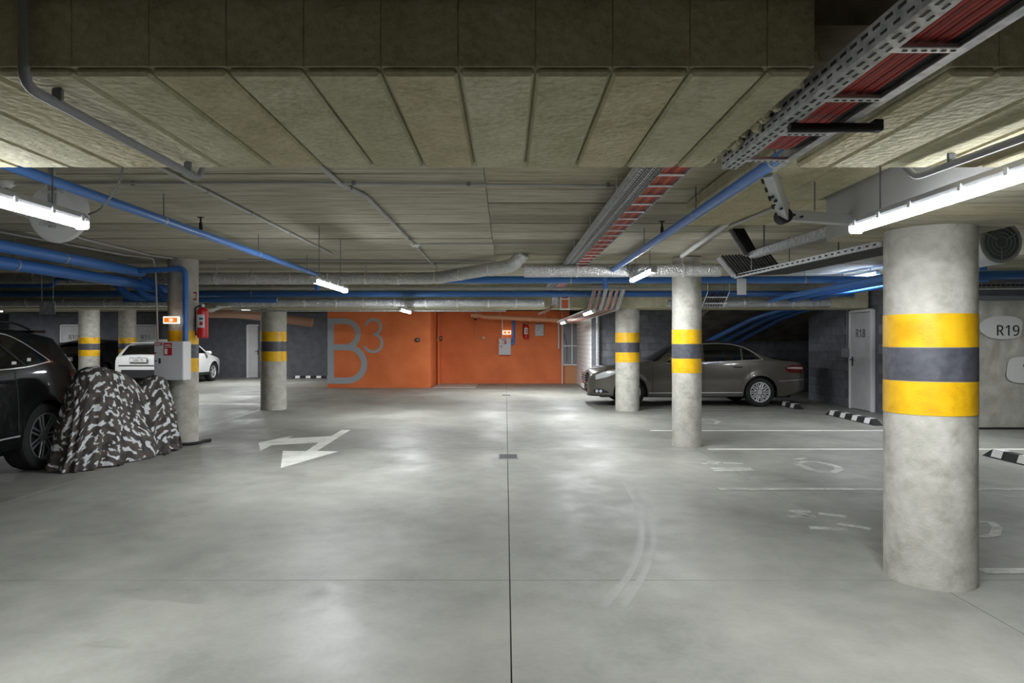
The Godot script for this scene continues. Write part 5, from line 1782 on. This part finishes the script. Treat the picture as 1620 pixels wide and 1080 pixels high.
	lathe(s3, [[0.0, -0.03], [0.05, -0.03], [0.06, -0.015], [0.06, 0.015], [0.05, 0.03], [0.0, 0.03]], Vector3(pw.x, 0.06, -pw.y), 20, Basis(Vector3.FORWARD, PI / 2))
	obj("stand_foot", s3, M.rubber, t)

# ------------------------------------------------------------------ small things on the far wall
func build_small_things():
	var d = 23.5
	hose_cabinet("white hose cabinet with a red label on the orange wall", V(-0.03, 1.28, d - 0.03), Vector3(0.42, 0.58, 0.16))
	exit_sign("lit orange exit sign above the white cabinet on the orange wall", V(0.04, 1.76, d), 0.28, 0.13)
	extinguisher("red fire extinguisher hanging on the orange wall", V(0.70, 1.54, d - 0.04), 0.55, 0.09)
	blue_pipe("blue riser pipe to the white cabinet on the orange wall", [V(0.27, 2.25, d + 0.0), V(0.27, 1.4, d), V(0.16, 1.35, d)], 0.05, [], 0.08)
	var t = thing("control_panel", "grey control panel beside the extinguisher on the orange wall", "panel", V(1.16, 1.85, d + 0.01))
	box("casing", Vector3.ZERO, Vector3(0.31, 0.42, 0.08), M.galv_dull, t, 0.008)
	for k in 3:
		box("dial", Vector3(-0.03 + 0.05 * k, 0.06 - 0.08 * (k % 2), 0.045), Vector3(0.03, 0.03, 0.012), M.white_plastic, t, 0.006)
	conduit("pale conduit down the orange wall to the exit sign", [V(-0.12, 2.3, d + 0.02), V(-0.12, 1.55, d + 0.02)], 0.025, M.white_plastic, [], "conduits on the orange wall")
	conduit("thin conduit down the orange wall to a switch box", [V(-1.02, 2.3, d + 0.02), V(-1.02, 1.6, d + 0.02), V(-0.8, 1.58, d + 0.02)], 0.014, M.beige_pipe, [], "conduits on the orange wall")
	conduit("pale conduit beside the caged window", [V(1.83, 2.25, d), V(1.83, 1.2, d)], 0.03, M.white_plastic, [], "conduits on the orange wall")
	conduit("long pale conduit to the floor beside the caged window", [V(1.94, 2.2, d - 0.1), V(1.94, 0.0, d - 0.1)], 0.025, M.white_plastic, [], "conduits on the orange wall")
	t = thing("switch_box", "small pale switch box on the orange wall", "switch", V(-0.76, 1.58, d + 0.02))
	box("casing", Vector3.ZERO, Vector3(0.1, 0.1, 0.05), M.beige_pipe, t, 0.01)
	box("rocker", Vector3(0, 0, 0.028), Vector3(0.05, 0.06, 0.01), M.white_plastic, t, 0.003)
	t = thing("alarm_box", "small dark box on the orange wall near the B3 corner", "alarm", V(-2.2, 1.55, 23.22))
	box("casing", Vector3.ZERO, Vector3(0.09, 0.16, 0.05), M.dark, t, 0.008)
	box("cover", Vector3(0, 0.01, 0.028), Vector3(0.06, 0.08, 0.01), M.grey_metal, t, 0.003)
	t = thing("alarm_box", "small red alarm button beside the B3 corner", "alarm", V(-2.33, 1.5, 23.28))
	box("casing", Vector3(0, 0, -0.02), Vector3(0.09, 0.09, 0.05), M.sign_red, t, 0.01)
	box("button", Vector3(0, 0, 0.008), Vector3(0.04, 0.04, 0.01), M.white_plastic, t, 0.006)
	t = thing("alarm_box", "dark square box on the B3 wall", "alarm", V(-2.74, 1.5, 21.27))
	box("casing", Vector3.ZERO, Vector3(0.12, 0.12, 0.06), M.dark, t, 0.01)
	box("cover", Vector3(0, 0, 0.032), Vector3(0.08, 0.08, 0.006), M.grey_metal, t, 0.002)
	t = thing("junction_box", "pale junction box with a conduit on the dark wall beside door R18", "junction box", V(7.52, 1.2, 15.05))
	box("casing", Vector3.ZERO, Vector3(0.08, 0.2, 0.35), M.grey_pipe, t, 0.01)
	pipe("conduit", [Vector3(0, 0.1, 0.02), Vector3(0, 0.95, 0.02)], 0.015, M.grey_pipe, t, 0.0, 8)
	t = thing("ceiling_camera", "small black dome camera hanging at the orange wall", "camera", V(-1.0, 2.18, 22.8))
	var st = mb()
	lathe(st, [[0.0, 0.1], [0.06, 0.1], [0.07, 0.05], [0.0, 0.05]], Vector3.ZERO, 16)
	obj("mount", st, M.white_plastic, t)
	st = mb()
	lathe(st, [[0.0, -0.03], [0.04, -0.01], [0.06, 0.05], [0.0, 0.06]], Vector3.ZERO, 16)
	obj("dome", st, M.black, t)
	pipe("stem", [Vector3(0, 0.1, 0), Vector3(0, SLAB - 2.18, 0)], 0.015, M.white_plastic, t, 0.0, 8)
